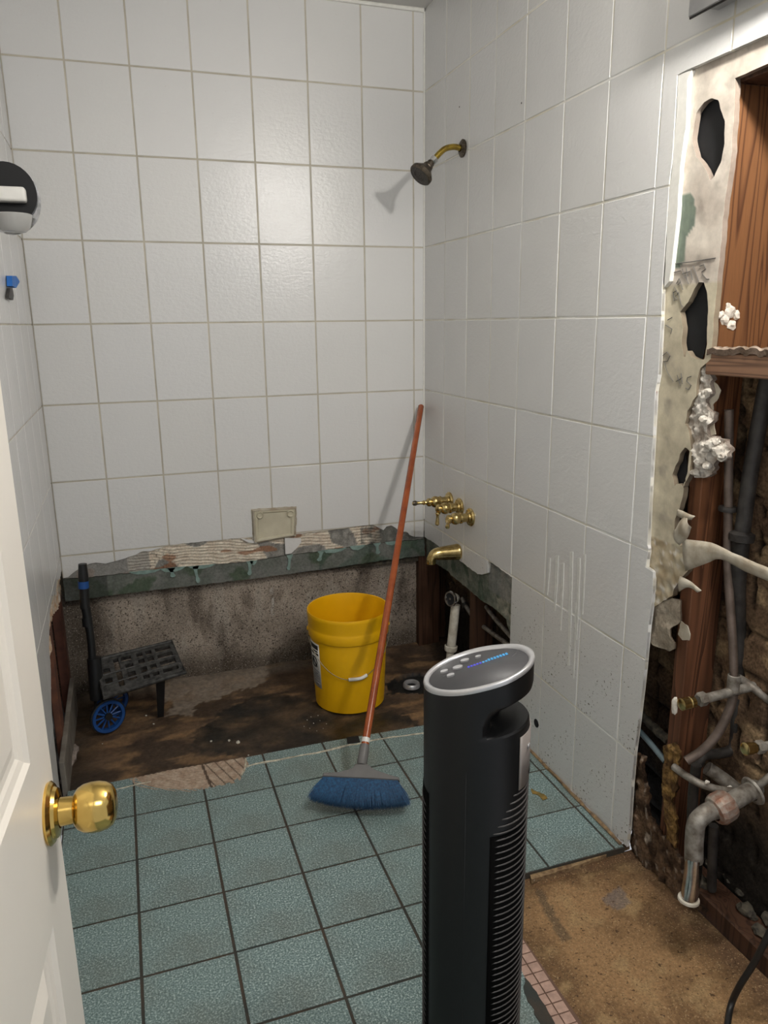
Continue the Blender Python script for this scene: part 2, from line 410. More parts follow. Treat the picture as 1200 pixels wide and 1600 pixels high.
fB = lambda u, v, d: (u, -d, v)            # back wall: (x,z), d towards the room
fR = lambda u, v, d: (-d, u, v)            # right wall: (y,z)
fL = lambda u, v, d: (L + d, u, v)         # left wall: (y,z)
def structure(o): o['kind'] = 'structure'; return o

# back wall
edgeB = xz([(95, 904), (107, 902), (121, 890), (139, 881), (150, 879), (165, 881), (190, 874), (212, 867), (224, 860), (232, 862), (264, 852), (320, 846), (380, 840.5), (392, 839), (396, 843), (425, 838), (462, 834.7), (504, 830), (545, 825), (573, 820.6), (583, 820), (592, 825), (599, 828), (604, 823), (612, 821), (620, 826), (625, 832), (634, 830), (640, 836), (647, 839), (661, 839)])
edgeB[0] = (L, edgeB[0][1]); edgeB[-1] = (0, edgeB[-1][1])
regB = [(L, TOP)] + rough_line(edgeB, .012, .003, 3) + [(0, TOP)]
dish_hole = xz([(395, 797), (461, 793), (460, 838), (398, 846)])
wb = structure(prism('wall_back', [(L - .12, TOP + .02), (L - .12, .395)] + [(L, .395), (.0, .37), (.13, .37), (.13, TOP + .02)], fB, -.014, -.03, M['mould']))
gr = sheet('grout', regB, fB, .02, lambda u, v: -.0011, lambda u, v, h: (.47, .44, .37), M['grout_tan'], wb, thick=.010)
tiles(wb, BACKC, ROWS, regB, fB, .0052, .009, lambda u, v: M['tile'])
# torn mastic strip under the last tiles of the back wall
ledge = xz([(96, 905), (137, 903), (255, 889), (330, 883), (380, 879), (448, 868), (520, 859), (573, 851), (613, 847), (662, 842)]); ledge[0] = (L, ledge[0][1]); ledge[-1] = (0, ledge[-1][1])
low = xz([(98.7, 940), (185, 928), (280, 917), (377, 906), (440, 898), (506, 889), (560, 881), (600, 875), (661, 868)]); low[0] = (L, low[0][1]); low[-1] = (0, low[-1][1])
def ridge_(u, v): return math.sin((v * 1.0 + .10 * u + .01 * N(u, v, 14, 5)) * 2 * math.pi / .0125)
def mastic_h(u, v):
    pt = N(u, v, 9, 2.0); ridg = math.sin((v * 1.0 + .10 * u + .01 * N(u, v, 14, 5)) * 2 * math.pi / .0125)
    h = -.006 + .0018 * FB(u, v, 40, 1.0)
    if pt > -.05 and -1.2 < u < -.16: h += .0024 * ridg + .001
    return h + (.002 if N(u, v, 22, 8) > .25 else 0)
def mastic_c(u, v, h):
    pt = N(u, v, 9, 2.0); c = mix((.34, .33, .30), (.20, .195, .18), .5 + FB(u, v, 45, 3))
    if pt > -.05 and -1.2 < u < -.16: c = mix((.74, .68, .57), (.60, .51, .41), .5 + FB(u, v, 30, 9) - .5 * ridge_(u, v))
    c = mix(c, (.30, .14, .07), .8 * sst(.33, .36, N(u, v * 2.5, 10, 21)))
    c = mix(c, (.06, .05, .045), .7 * sst(.05, .0, abs(N(u, v, 42, 77))) * sst(.0, .2, N(u, v, 6, 19)) * (1 if u > -.35 or u < -.9 else .2))
    if u > -.28: c = mix(c, (.15, .15, .135), .7 + FB(u, v, 25, 4))
    if u < -1.12: c = mix(c, (.30, .295, .28), .7)
    return c
sheet('torn_mastic', [(L, .60), ] + [(p[0], p[1] - .012) for p in ledge] + [(0, .60)], fB, .0042, mastic_h, mastic_c, M['vgyp'], wb)
def gb_h(u, v): return .0035 + .0018 * FB(u, v, 14, 7) + .0014 * sst(.10, .14, N(u * .7, v * .8, 11, 31) + .12 * N(u, v, 50, 3))
def gb_c(u, v, h):
    a = N(u * .7, v * .8, 11, 31) + .12 * N(u, v, 50, 3); c = mix((.13, .145, .125), (.185, .19, .175), .5 + FB(u, v, 14, 12))
    c = mix(c, mix((.07, .10, .065), (.10, .125, .09), .5 + FB(u, v, 40, 2)), sst(.10, .2, a))
    c = mix(c, (.25, .30, .27), .7 * sst(-.34, -.42, a))
    if u > -.46: c = mix(c, (.075, .115, .09), .6 * sst(-.25, .0, N(u, v, 13, 55)))
    if u < -1.28: c = mix(c, (.045, .05, .045), .7)
    return c
gpoly = rough_poly(ledge + low[::-1], .014, .0035, 9)
sheet('greenboard_strip', gpoly, fB, .006, gb_h, gb_c, M['v'], wb, thick=.016)
for i, (x, w, h, dx) in enumerate(((-1.04, .10, .016, 0), (-1.045, .020, .036, .004), (-.955, .016, .068, .006), (-.93, .11, .012, 0), (-.745, .018, .056, -.004), (-.73, .030, .018, 0), (-.585, .016, .062, -.006), (-.40, .11, .014, 0), (-.30, .07, .018, 0), (-.455, .020, .040, -.008), (-.215, .020, .045, .004), (-.15, .06, .014, 0), (-1.14, .12, .012, 0))):
    zt = float(np.interp(x, [p[0] for p in ledge], [p[1] for p in ledge])) + .002
    if h < .03: P = [(x - w / 2, zt + .003), (x - w * .3, zt - h * .7), (x, zt - h), (x + w * .3, zt - h * .6), (x + w / 2, zt + .002)]
    else:
        k = w / 2; P = [(x - k * 1.6, zt + .002), (x - k * .7, zt - h * .25), (x - k * .5 + dx * .5, zt - h * .6), (x - k + dx, zt - h * .85), (x - k * .5 + dx, zt - h), (x + k * .5 + dx, zt - h), (x + k + dx, zt - h * .85), (x + k * .6 + dx * .5, zt - h * .6), (x + k * .7, zt - h * .25), (x + k * 1.8, zt + .002)]
    prism('paint_drip', rough_poly(P, .005, .0015, i), fB, .0050, .0080, M['teal'], wb)
# concrete face behind the missing tub
def conc_h(u, v):
    h = .004 * FB(u, v, 6, 3) + .0022 * FB(u, v, 55, 4)
    for g in (-1.26, -.83, -.37): h -= .004 * max(0, 1 - abs(u - g - .004 * N(u, v, 20)) / .006)
    return h
def conc_c(u, v, h):
    c = mix((.44, .375, .31), (.30, .255, .21), .5 + FB(u, v, 5, 5)); c = mix(c, (.40, .36, .31), .6 * sst(.15, .5, FB(u * 2.2, v * .5, 6, 8)))
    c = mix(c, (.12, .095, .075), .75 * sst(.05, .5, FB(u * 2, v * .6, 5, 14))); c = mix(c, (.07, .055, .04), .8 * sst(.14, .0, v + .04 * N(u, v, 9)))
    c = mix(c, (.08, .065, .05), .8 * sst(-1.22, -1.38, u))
    c = mix(c, (.62, .60, .56), .8 * sst(.006, .001, min(abs(u + .655 + .006 * N(u, v, 30)) + (0 if .2 < v < .36 else 1), 1)) * (1 if N(u, v, 40) > -.1 else 0))
    return c
fC = lambda u, v, d: (u, .042 - d, v)
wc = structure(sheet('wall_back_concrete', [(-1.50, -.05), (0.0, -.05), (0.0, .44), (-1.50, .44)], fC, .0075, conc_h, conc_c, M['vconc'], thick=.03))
wc.name = 'wall_back_lower'
# right wall
sliver = [(1058, 117), (1054, 190), (1050, 250), (1045, 290), (1040.6, 359), (1034, 450), (1033, 490), (1028, 587), (1023, 612), (1020, 680), (1015.6, 756), (1011, 851), (1013, 857), (1008, 886), (1020, 894), (1019, 930), (1012.5, 978), (1006, 1050), (998, 1119), (990.6, 1175), (986, 1228), (982, 1294), (979.7, 1309)]
rb = yz([(800, 902), (763, 876), (762, 895), (753, 898), (746, 897), (738, 891), (730, 885), (720, 877), (700, 863), (688, 855), (677, 847), (663, 839)]); rb[-1] = (0, rb[-1][1])
regR = [(0, TOP), (FRONT, TOP), (FRONT, 1.863)] + [(-1.447, 1.866)] + yz(sliver) + [(-1.447, .004), (-.775, .004)] + rough_line(rb, .014, .003, 5)
wr = structure(empty('wall_right', (0, 0, 0)))
rgrout = sheet('grout', regR, fR, .02, lambda u, v: -.0015, lambda u, v, h: (.6, .6, .6), M['grout_white'], wr, thick=.009)
tiles(wr, RC, ROWS, regR, fR, .0052, .0085, lambda u, v: M['tile_grimy'] if v < .6 else M['tile'])
# white plaster edge along the broken tiles
prism('plaster_edge', rough_poly(yz([(1059, 117), (1080, 110), (1073, 125), (1071, 200), (1064, 240), (1060, 290), (1056, 350), (1050, 400), (1045, 440), (1037, 449), (1041, 360), (1046, 290), (1051, 250), (1055, 190)]), .012, .0022, 4), fR, -.0015, -.012, M['caulk'], wr)
pipe('rust_line', [XP(a, b, .006) for a, b in ((1034, 455), (1032, 520), (1029, 580), (1025, 620), (1021, 690), (1016, 770), (1012, 850))], .0022, simple('rusty_edge', (.26, .10, .06), .9), wr, 6)
pipe('rust_line', [XP(a, b, .006) for a, b in ((1014, 985), (1007, 1055), (999, 1120), (993, 1175))], .0018, simple('rusty_edge_low', (.24, .15, .11), .9), wr, 6)
# green board under the tiles on the right, above the pipe cavity
rlow = yz([(798, 1003), (797, 988), (792, 978), (792, 967), (786, 962), (772, 950), (750, 937), (731, 920), (711, 904), (700, 893), (683, 882), (670, 876), (663, 868)], .010); rlow[-1] = (.012, rlow[-1][1]); rlow[0] = (-.79, rlow[0][1])
fR2 = lambda u, v, d: (.010 - d, u, v)
def rg_c(u, v, h):
    c = mix((.10, .12, .095), (.20, .205, .17), .5 + FB(u, v, 22, 5)); c = mix(c, (.45, .42, .34), sst(-.60, -.72, u + .05 * N(u, v, 20)) * (.5 + FB(u, v, 30, 3)))
    if N(u, v, 16, 3) > .2: c = mix(c, (.06, .09, .065), .7)
    if u < -.59 and v > .44: c = mix(c, (.24, .24, .235), .6)
    return c
sheet('greenboard_strip', rough_poly(rlow + [(.012, .60), (-.79, .60)], .014, .003, 12), fR2, .005, lambda u, v: .003 * FB(u, v, 30, 5), rg_c, M['vgyp'], wr, thick=.012)
# old drywall at the front of the right wall
DX = .012
fD = lambda u, v, d: (DX - d, u, v)
dz = lambda pts: yz(pts, DX)
dry = [(1040, 110), (1072, 104)] + [(1140, 76), (1200, 50), (1290, 5)] + [(1290, 50), (1200, 99), (1149, 122), (1146, 200), (1141, 260), (1133, 312), (1127, 375), (1121, 437), (1116, 490), (1111, 560), (1104, 567), (1094, 575), (1088, 600), (1088, 618), (1074, 643), (1070, 662), (1077, 676), (1080, 706), (1078, 740), (1070, 757), (1066, 778), (1062, 794), (1054, 812), (1053, 834), (1062, 853), (1076, 853), (1073, 893), (1062, 905), (1050, 931), (1025, 947), (1000, 955), (1000, 800), (1015, 600), (1020, 400)]
z5 = lambda P: [(900 + a / 3.2, b / 3.2) for a, b in P]; z6 = lambda P: [(900 + a / 3.2, 450 + b / 3.2) for a, b in P]; z7 = lambda P: [(900 + a / 3.2, 900 + b / 3.2) for a, b in P]
H1 = z5([(680, 488), (712, 500), (722, 545), (745, 600), (742, 720), (725, 810), (692, 880), (672, 902), (650, 850), (625, 810), (600, 785), (580, 700), (588, 640), (600, 560), (640, 510)])
H2 = z6([(612, -30), (640, -28), (655, 20), (660, 120), (655, 200), (655, 280), (640, 360), (600, 355), (575, 340), (553, 305), (543, 368), (528, 280), (535, 200), (520, 120), (560, 70), (590, 10)])
H3 = z6([(545, 793), (566, 815), (562, 860), (556, 925), (535, 992), (505, 975), (492, 990), (482, 935), (495, 890), (512, 865), (518, 830)])
holes = [rough_poly(dz(h), .006, .0016, i) for i, h in enumerate((H1, H2, H3))]
green_patch = dz([(1046, 303), (1083, 303), (1086, 320), (1086, 350), (1073, 372), (1070, 406), (1060, 418), (1040, 416)])
low_tan = 0.86
def dry_h(u, v): return .0012 * FB(u, v, 12, 2) + (.004 * FB(u, v, 50, 6) * sst(.90, .84, v))
def dry_c(u, v, h):
    if v > 1.44: c = mix((.66, .60, .52), (.47, .41, .35), .42 + 1.2 * FB(u, v, 12, 4))
    else: c = mix((.62, .56, .42), (.50, .445, .33), .5 + 1.2 * FB(u, v, 9, 4))
    c = mix(c, (.30, .26, .22), .5 * sst(.25, .6, FB(u, v, 20, 11)))
    if inside((u + .002 * N(u, v, 150), v), green_patch): return mix((.17, .21, .17), (.20, .245, .19), .5 + FB(u, v, 60, 1))
    if v < .86: c = mix(c, (.42, .33, .21), .6 + FB(u, v, 30, 2)); c = mix(c, (.66, .62, .55), sst(.3, .5, FB(u, v, 45, 17)))
    return c
dw = tag(sheet('drywall_remnant', rough_poly(dz(dry), .012, .0028, 6), fD, .0058, dry_h, dry_c, M['vdry'], None, holes, thick=.0127), 'cream old wallboard with three torn holes and pencil scribbles beside the open stud bay', 'wallboard')
# exposed white gypsum along the torn edge
gy = [(1104, 566), (1112, 572), (1108, 598), (1112, 615), (1100, 628), (1104, 640), (1112, 645), (1110, 662), (1101, 668), (1104, 680), (1118, 684), (1128, 688), (1136, 700), (1137, 715), (1128, 722), (1118, 716), (1112, 728), (1108, 741), (1096, 748), (1084, 745), (1078, 738), (1081, 706), (1078, 676), (1071, 662), (1075, 643), (1089, 618), (1089, 600), (1095, 575)]
fG = lambda u, v, d: (.016 - d, u, v)
def gy_c(u, v, h): return mix((.74, .70, .63), (.30, .23, .18), sst(.002, -.010, h) * .75 + .2 * N(u, v, 60, 2))
sheet('torn_gypsum', rough_poly(yz(gy, .016), .006, .003, 8), fG, .0032, lambda u, v: .012 * FB(u, v, 28, 5) + .006 * FB(u, v, 85, 2) - .004, gy_c, M['vgyp'], dw, thick=.012)
def lump(name, c, s, m, parent, seed=0, amp=.45, sub=2):
    bm = bmesh.new(); bmesh.ops.create_icosphere(bm, subdivisions=sub, radius=1)
    for v in bm.verts:
        k = 1 + amp * noise.noise(v.co * 1.9 + Vector((seed, 0, 0))) + amp * .4 * noise.noise(v.co * 5 + Vector((seed, 3, 0)))
        v.co = Vector((v.co.x * s[0] * k, v.co.y * s[1] * k, v.co.z * s[2] * k)) + Vector(c)
    return from_bm(name, bm, m, parent, False)
M['gyps'] = simple('white_gypsum', (.70, .67, .60), .95, c2=(.46, .41, .35), scale=90, bump=.6)
for i, (a, b, r) in enumerate(((1112, 694, .014), (1122, 705, .013), (1104, 700, .012), (1094, 722, .012), (1105, 728, .010), (1099, 655, .009), (1128, 712, .008), (1106, 612, .008), (1086, 738, .009), (1118, 690, .009))):
    lump('gypsum_lump', XP(a, b, .008), (r, r * 1.1, r * .9), M['gyps'], dw, i * 3.1)
prism('torn_paper', rough_poly(yz([(1112, 594), (1120, 600), (1126, 610), (1122, 622), (1114, 632), (1115, 655), (1118, 678), (1108, 682), (1104, 650), (1104, 620)], .028), .006, .002, 3), fR, -.028, -.0295, M['paper'], dw)
# curled torn strip across the opening and the scraps below it
def ribbon(name, A, B, m, parent, thick=.002, n=5, curl=.004, seed=0):
    A = spline(A, n); B = spline(B, n); k = min(len(A), len(B)); bm = bmesh.new(); rows = []
    for i in range(k):
        row = []
        for j in range(5):
            t = j / 4; p = A[i].lerp(B[i], t); o = curl * math.sin(math.pi * t) + .004 * noise.noise(p * 35 + Vector((seed, 0, 0))); row.append(bm.verts.new(p + Vector((-o, -.4 * o, 0))))
        rows.append(row)
    for p, q in zip(rows, rows[1:]):
        for j in range(4): bm.faces.new((p[j], p[j + 1], q[j + 1], q[j]))
    o = from_bm(name, bm, m, parent, True); md = o.modifiers.new('s', 'SOLIDIFY'); md.thickness = thick; return o
ribbon('torn_paper', [XP(1066, 842, .004), XP(1110, 848, .0), XP(1150, 866, -.004), XP(1182, 880, -.006), XP(1215, 893, -.006)], [XP(1070, 893, .006), XP(1105, 880, .004), XP(1126, 874, .002), XP(1165, 893, .0), XP(1215, 915, .0)], M['paper'], dw)
ribbon('torn_paper', [XP(1053, 830, .002), XP(1064, 812, -.012), XP(1075, 805, -.008)], [XP(1062, 852, .002), XP(1074, 840, -.006), XP(1080, 824, -.004)], M['paper'], dw, seed=4, curl=.012)
ribbon('torn_paper', [XP(1060, 795, .004), XP(1070, 800, -.006), XP(1086, 806, -.01)], [XP(1058, 806, .004), XP(1068, 812, -.006), XP(1082, 812, -.006)], M['paper'], dw, seed=9)
ribbon('torn_paper', [XP(1062, 900, .006), XP(1078, 908, .002), XP(1096, 922, -.004)], [XP(1060, 925, .008), XP(1075, 918, .004), XP(1090, 926, .0)], M['paper'], dw, seed=12)
scrap = z7([(383, 140), (440, 125), (480, 112), (525, 122), (523, 225), (500, 245), (478, 262), (476, 300), (497, 335), (488, 365), (455, 378), (420, 362), (385, 345), (365, 320), (372, 200)])
sheet('torn_paper', rough_poly(yz(scrap, .016), .006, .002, 30), fG, .004, lambda u, v: .008 * FB(u, v, 16, 9), lambda u, v, h: mix((.44, .38, .30), (.30, .25, .19), .5 + FB(u, v, 22, 3)), M['vgyp'], dw, thick=.004)
scrap2 = z7([(528, 225), (560, 250), (572, 290), (568, 322), (535, 320), (512, 290)])
prism('torn_paper', rough_poly(yz(scrap2, .012), .005, .002, 31), fR, -.010, -.0125, M['paper'], dw)
# pencil marks
def strokes(lst):
    bm = bmesh.new()
    for s in lst: tube(bm, [XP(a, b, DX - .0012) for a, b in s], .0009, 4)
    o = from_bm('pencil_marks', bm, M['pencil'], dw); o['kind'] = 'stuff'; return o
strokes([[(1047, 413), (1080, 409), (1118, 403)], [(1047, 427), (1064, 423)], [(1066, 420), (1069, 434)], [(1072, 418), (1074, 432)], [(1066, 428), (1078, 424)], [(1079, 421), (1082, 438)], [(1070, 430), (1076, 444)], [(1083, 415), (1092, 440)], [(1093, 416), (1100, 413), (1103, 420), (1096, 425)], [(1097, 428), (1104, 436), (1108, 436)], [(1057, 443), (1061, 435), (1063, 441), (1059, 445)], [(1062, 437), (1067, 453)], [(1053, 448), (1059, 458)], [(1052, 456), (1053, 470), (1058, 468), (1054, 463), (1059, 460), (1057, 454), (1052, 457)], [(1060, 456), (1064, 476), (1067, 480)],
    [(1035, 556), (1042, 550), (1047, 556), (1043, 564), (1036, 565)], [(1038, 566), (1043, 582), (1052, 596)], [(1058, 586), (1063, 602)], [(1056, 596), (1066, 590)], [(1064, 583), (1066, 600)], [(1080, 588), (1074, 590), (1073, 596), (1080, 602), (1076, 609), (1071, 606)], [(1040, 508), (1050, 514), (1048, 522)], [(1043, 500), (1050, 496)]])
# black sheet seen through the holes
ubs = dz([(1036, 120), (1146, 120), (1118, 500), (1085, 800), (1032, 800)])
bsheet = tag(sheet('black_sheeting', yz([(1052, 140), (1142, 140), (1128, 320), (1112, 480), (1100, 556), (1086, 580), (1068, 660), (1074, 740), (1066, 760), (1030, 780)], .0285), lambda u, v, d: (.0285 - d, u, v), .008, lambda u, v: .0016 * FB(u, v, 22, 3), lambda u, v, h: (.01, .011, .013), M['void'], thick=.001), 'black sheeting showing through the torn holes of the wallboard', 'sheeting')
# left wall
regL = [(0, TOP), (FRONT, TOP), (FRONT, .004), (-.80, .004)] + yz([(93, 1222), (86, 1170)], L)[:0] + [(-.80, .12), (-.77, .30), (-.72, .36), (-.66, .40), (-.63, .47), (-.58, .49), (-.50, .53), (-.40, .54), (-.30, .51), (-.20, .53), (-.10, .50), (0, .50)]
regL = regL[:4] + rough_line(regL[4:], .02, .008, 44)
wl = structure(empty('wall_left', (L, 0, 0)))
def lset(o): o.location = o.location - Vector((L, 0, 0)); return o
g0 = sheet('grout', [(0, TOP), (FRONT, TOP), (FRONT, .004), (-.80, .004), (-.78, .30), (-.64, .46), (-.5, .53), (-.3, .51), (0, .5)], lambda u, v, d: (d, u, v), .03, lambda u, v: -.0018, lambda u, v, h: (.5, .5, .5), M['grout_tan'], wl, thick=.012)
tiles(wl, [0] + [-.165 - .2 * k for k in range(15)] + [FRONT], ROWS, regL, lambda u, v, d: (d, u, v), .004, .009, lambda u, v: M['tile'])
sheet('torn_plaster', rough_poly([(0, .52), (-.2, .54), (-.42, .56), (-.6, .52), (-.70, .42), (-.80, .30), (-.80, .24), (-.70, .33), (-.64, .36), (-.55, .41), (-.4, .47), (-.2, .42), (0, .43)], .015, .01, 5), lambda u, v, d: (-.010 + d, u, v), .008, lambda u, v: .008 * FB(u, v, 30, 3), lambda u, v, h: mix((.55, .36, .22), (.62, .58, .5), .5 + 1.2 * FB(u, v, 30, 8)), M['vgyp'], wl, thick=.01)
# ceiling, front part of the wall lines, cavity behind the right wall
structure(box('ceiling', L - .15, .16, .05, FRONT, TOP, TOP + .05, M['ceiling']))
pipe('ceiling_caulk', [(L, -.001, TOP - .004), (-.9, -.002, TOP - .005), (-.4, -.003, TOP - .006), (-.005, -.003, TOP - .006)], [.003, .004, .0065, .008], M['caulk'], wb, 8)
pipe('corner_caulk', [(-.003, -.003, TOP - .01), (-.003, -.003, 1.6), (-.003, -.003, .56)], .0035, M['caulk'], wb, 6)
def cav_h(u, v):
    h = .005 * FB(u, v, 5, 3) + .003 * FB(u, v, 40, 9)
    row = math.floor(v / .105); off = .0 if row % 2 else .11; q = ((u + off + .02 * math.sin(row * 2.2)) % .22)
    h -= .010 * max(0, 1 - abs((v % .105) - .05 + .012 * N(u, v, 9)) / .007) * (1 if N(u, v, 5, 4) > -.25 else .3)
    sl = ((u + .03 * N(u, v, 4, row)) % .075)
    if sl < .006 and N(u * .2, v, 7, 6) > -.2: h -= .014
    return h
def cav_c(u, v, h):
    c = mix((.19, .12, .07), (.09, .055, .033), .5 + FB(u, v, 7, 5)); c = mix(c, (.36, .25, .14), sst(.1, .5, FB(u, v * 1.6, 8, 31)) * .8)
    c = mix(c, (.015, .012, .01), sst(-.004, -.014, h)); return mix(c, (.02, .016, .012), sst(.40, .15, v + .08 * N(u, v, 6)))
niche = tag(empty('wall_niche', (0, 0, 0)), 'open pine-lined niche cut into the right wall at the upper right edge', 'niche')
box('side_board', .0322, .20, -1.563, -1.5725, 1.300, 1.812, M['niche'], niche, .0015); box('back_board', .20, .212, -1.56, -2.4, 1.2, 1.86, M['niche'], niche, .0015)
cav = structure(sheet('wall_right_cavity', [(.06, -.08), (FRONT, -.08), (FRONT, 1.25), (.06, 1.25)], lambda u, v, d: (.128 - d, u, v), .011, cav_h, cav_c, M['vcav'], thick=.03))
structure(box('wall_right_end', .0, .16, .06, .08, -.08, .5, M['darkwood']))
structure(box('wall_left_cavity', L - .11, L - .10, .06, -.9, -.08, .62, M['darkwood']))

# ---------------------------------------------------------------- floors
SUB = -.03
dark_px = [(300, 1150), (330, 1120), (400, 1090), (470, 1085), (520, 1110), (640, 1120), (660, 1135), (560, 1150), (440, 1175), (370, 1185), (330, 1175)]
darkP = xy(dark_px, SUB); greyP = xy([(262, 1060), (350, 1045), (420, 1040), (410, 1070), (350, 1085), (310, 1100), (290, 1118), (262, 1120)], SUB)
drainP = xy([(604, 1075), (625, 1055), (665, 1050), (700, 1052), (720, 1075), (690, 1085), (640, 1082), (610, 1085)], SUB)
def af_h(u, v):
    h = .005 * FB(u, v, 5, 3) + .0018 * FB(u, v, 45, 1) + .018 * sst(-.06, .03, v) * (.7 + .3 * N(u, v, 5))
    if inside((u, v), drainP): h -= .012
    return h
def af_c(u, v, h):
    c = mix((.15, .092, .052), (.06, .038, .024), .5 + 1.7 * FB(u + .05 * N(u, v, 9), v * 1.6, 4, 6)); c = mix(c, (.26, .155, .075), .75 * sst(.05, .45, FB(u * 1.2 + .06 * N(u, v, 8, 4), v * 3, 5, 13)) + (.45 * sst(-.36, -.2, u) * sst(-.5, -.58, v)))
    j = (u + .045 * FB(u, v, 9, 3) + .02 * N(u, v, 50, 1), v + .045 * FB(u, v, 9, 8) + .02 * N(u, v, 50, 2))
    if inside(j, darkP): c = mix(c, (.016, .014, .011), .72 + .5 * FB(u, v, 12, 30))
    if inside(j, greyP): c = mix(c, (.27, .225, .18), .8 + .4 * FB(u, v, 20, 33))
    if inside(j, drainP): c = (.012, .012, .011)
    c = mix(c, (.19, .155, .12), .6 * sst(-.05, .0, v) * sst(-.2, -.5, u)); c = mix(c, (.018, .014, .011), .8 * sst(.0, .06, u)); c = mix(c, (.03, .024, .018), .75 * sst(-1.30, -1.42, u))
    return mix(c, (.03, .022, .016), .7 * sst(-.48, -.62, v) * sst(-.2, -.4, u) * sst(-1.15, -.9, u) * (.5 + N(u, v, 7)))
fF = lambda u, v, d: (u, v, d)
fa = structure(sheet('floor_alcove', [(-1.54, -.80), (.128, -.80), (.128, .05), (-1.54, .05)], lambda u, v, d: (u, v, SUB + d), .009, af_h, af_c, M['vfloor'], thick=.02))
# tiled floor
thin = xy([(384, 1184), (382, 1200), (376, 1211), (365, 1220), (348, 1226), (330, 1229), (300, 1233), (270, 1233), (245, 1230), (228, 1226), (214, 1219), (212, 1213)])
edgeF = -.655
regF = [(L, -.660), (thin[-1][0], -.652)] + rough_line(thin[::-1], .01, .003, 2) + [(thin[0][0] + .003, edgeF - .003), (-.61, edgeF - .002), (-.30, -.668), (0, -.675), (0, -1.437), (-.445, -1.437), (-.455, -1.70), (-.478, -1.84), (-.50, -2.0), (-.52, FRONT), (L, FRONT)]
fl = structure(prism('floor', [(L, -.672), (-1.24, -.66), (-1.0, -.66), (-.9, -.66), (0, -.68), (0, -1.44), (-.46, -1.44), (-.47, -1.72), (-.50, -1.90), (-.54, FRONT), (L, FRONT)], fF, -.0022, -.05, M['grout_dark']))
chip = xy([(541, 1152), (560, 1150), (563, 1160), (543, 1163)])
fcols = [L] + [-1.2363 + .201 * i for i in range(7)] + [0]
frows = [-.6528, -.8503, -1.0478, -1.2453, -1.4428, -1.6403, -1.8378, -2.0353, -2.2328, -2.4303, -2.6278, -2.8253, FRONT]
frows[0] = -.60
tiles(fl, fcols, frows, regF, fF, .0066, .009, lambda u, v: M['green'], bev=.0012)
def th_h(u, v): return -.0004 + .0009 * math.sin((u + (.35 * v if u > -1.02 else 1.3 * v)) * 2 * math.pi / (.030 if u > -1.02 else .018)) + .0003 * FB(u, v, 60, 2)
sheet('thinset_patch', [(-1.25, -.655), (-1.13, -.648), (-.89, -.655), (-.885, -.70), (-.93, -.79), (-1.08, -.79), (-1.22, -.72)], fF, .003, th_h, lambda u, v, h: mix(mix((.36, .26, .19), (.48, .38, .29), .5 + FB(u, v, 40, 1)), (.07, .045, .03), .9 if abs(u + 1.022 + .1 * (v + .7)) < .004 or (abs(((u + .35 * v) % .030) - .015) < .0022 and u > -1.02) else 0), M['v'], fl)
pipe('caulk_line', [(*xy([p])[0], .0012) for p in ((384, 1199), (400, 1194), (430, 1189), (470, 1181), (500, 1176), (528, 1169), (545, 1165), (560, 1163), (590, 1156), (625, 1151), (662, 1146), (700, 1140))], [.0035, .003, .0036, .0025, .0035, .0045, .003, .003, .003, .0026, .003, .003], M['old_caulk'], fl, 6, n=4, jit=.3)
pipe('caulk_line', [(*xy([p])[0], .001) for p in ((384, 1186), (383, 1200), (377, 1212))], .003, M['old_caulk'], fl, 6, jit=.3)
pipe('caulk_line', [(*xy([p])[0], .001) for p in ((150, 1240), (190, 1232), (214, 1226), (236, 1222))], .0022, M['old_caulk'], fl, 6, jit=.3)
prism('edge_notch', chip, fF, .0006, -.004, M['void'], fl)
pipe('wall_joint', [(-.004, -.70, .002), (-.004, -1.0, .002), (-.005, -1.2, .003), (-.006, -1.43, .004)], .005, simple('rusty_caulk', (.30, .20, .10), .8, c2=(.12, .08, .05), scale=60), fl, 6, jit=.3, n=6)
# brown sub-floor where the vanity stood, older mosaic strip beside it
def bf_h(u, v): return .0012 * FB(u, v, 12, 3) - (.006 * sst(.013, .002, abs(v + 1.465 + .01 * N(u, v, 12))) if u > -.4 else 0)
scr = xy([(836, 1385), (850, 1395), (870, 1430), (893, 1468), (880, 1475), (858, 1440), (840, 1405)], -.02); pt = xy([(940, 1405), (968, 1385), (985, 1412), (965, 1424), (945, 1415)], -.02)
def bf_c(u, v, h):
    c = mix((.32, .190, .088), (.17, .098, .044), .5 + 1.6 * FB(u, v, 6, 6)); c = mix(c, (.40, .27, .13), .6 * sst(.15, .5, FB(u, v, 11, 16)))
    j = (u + .006 * N(u, v, 60, 3), v + .006 * N(u, v, 60, 8))
    if inside(j, scr): c = mix(c, (.10, .075, .045), .7)
    if inside(j, pt): c = mix(c, (.19, .15, .13), .8)
    c = mix(c, (.08, .04, .018), .75 * sst(-1.52, -1.45, v + .02 * N(u, v, 20))); c = mix(c, (.10, .055, .03), .7 * sst(-.06, .02, u + .03 * N(u, v, 15)))
    return c
structure(sheet('floor_subfloor', [(-.50, -1.437), (.035, -1.437), (.05, -2.4), (-.50, -2.4)], lambda u, v, d: (u, v, -.018 + d), .0068, bf_h, bf_c, M['vboard'], thick=.02))
prism('subfloor_lip', rough_poly(xy([(827, 1364), (900, 1344), (978, 1318), (984, 1322), (905, 1352), (830, 1376)], -.01), .01, .003, 2), fF, -.008, -.02, simple('broken_mortar_lip', (.36, .25, .13), .85, c2=(.14, .08, .04), scale=70, bump=.5), fl)
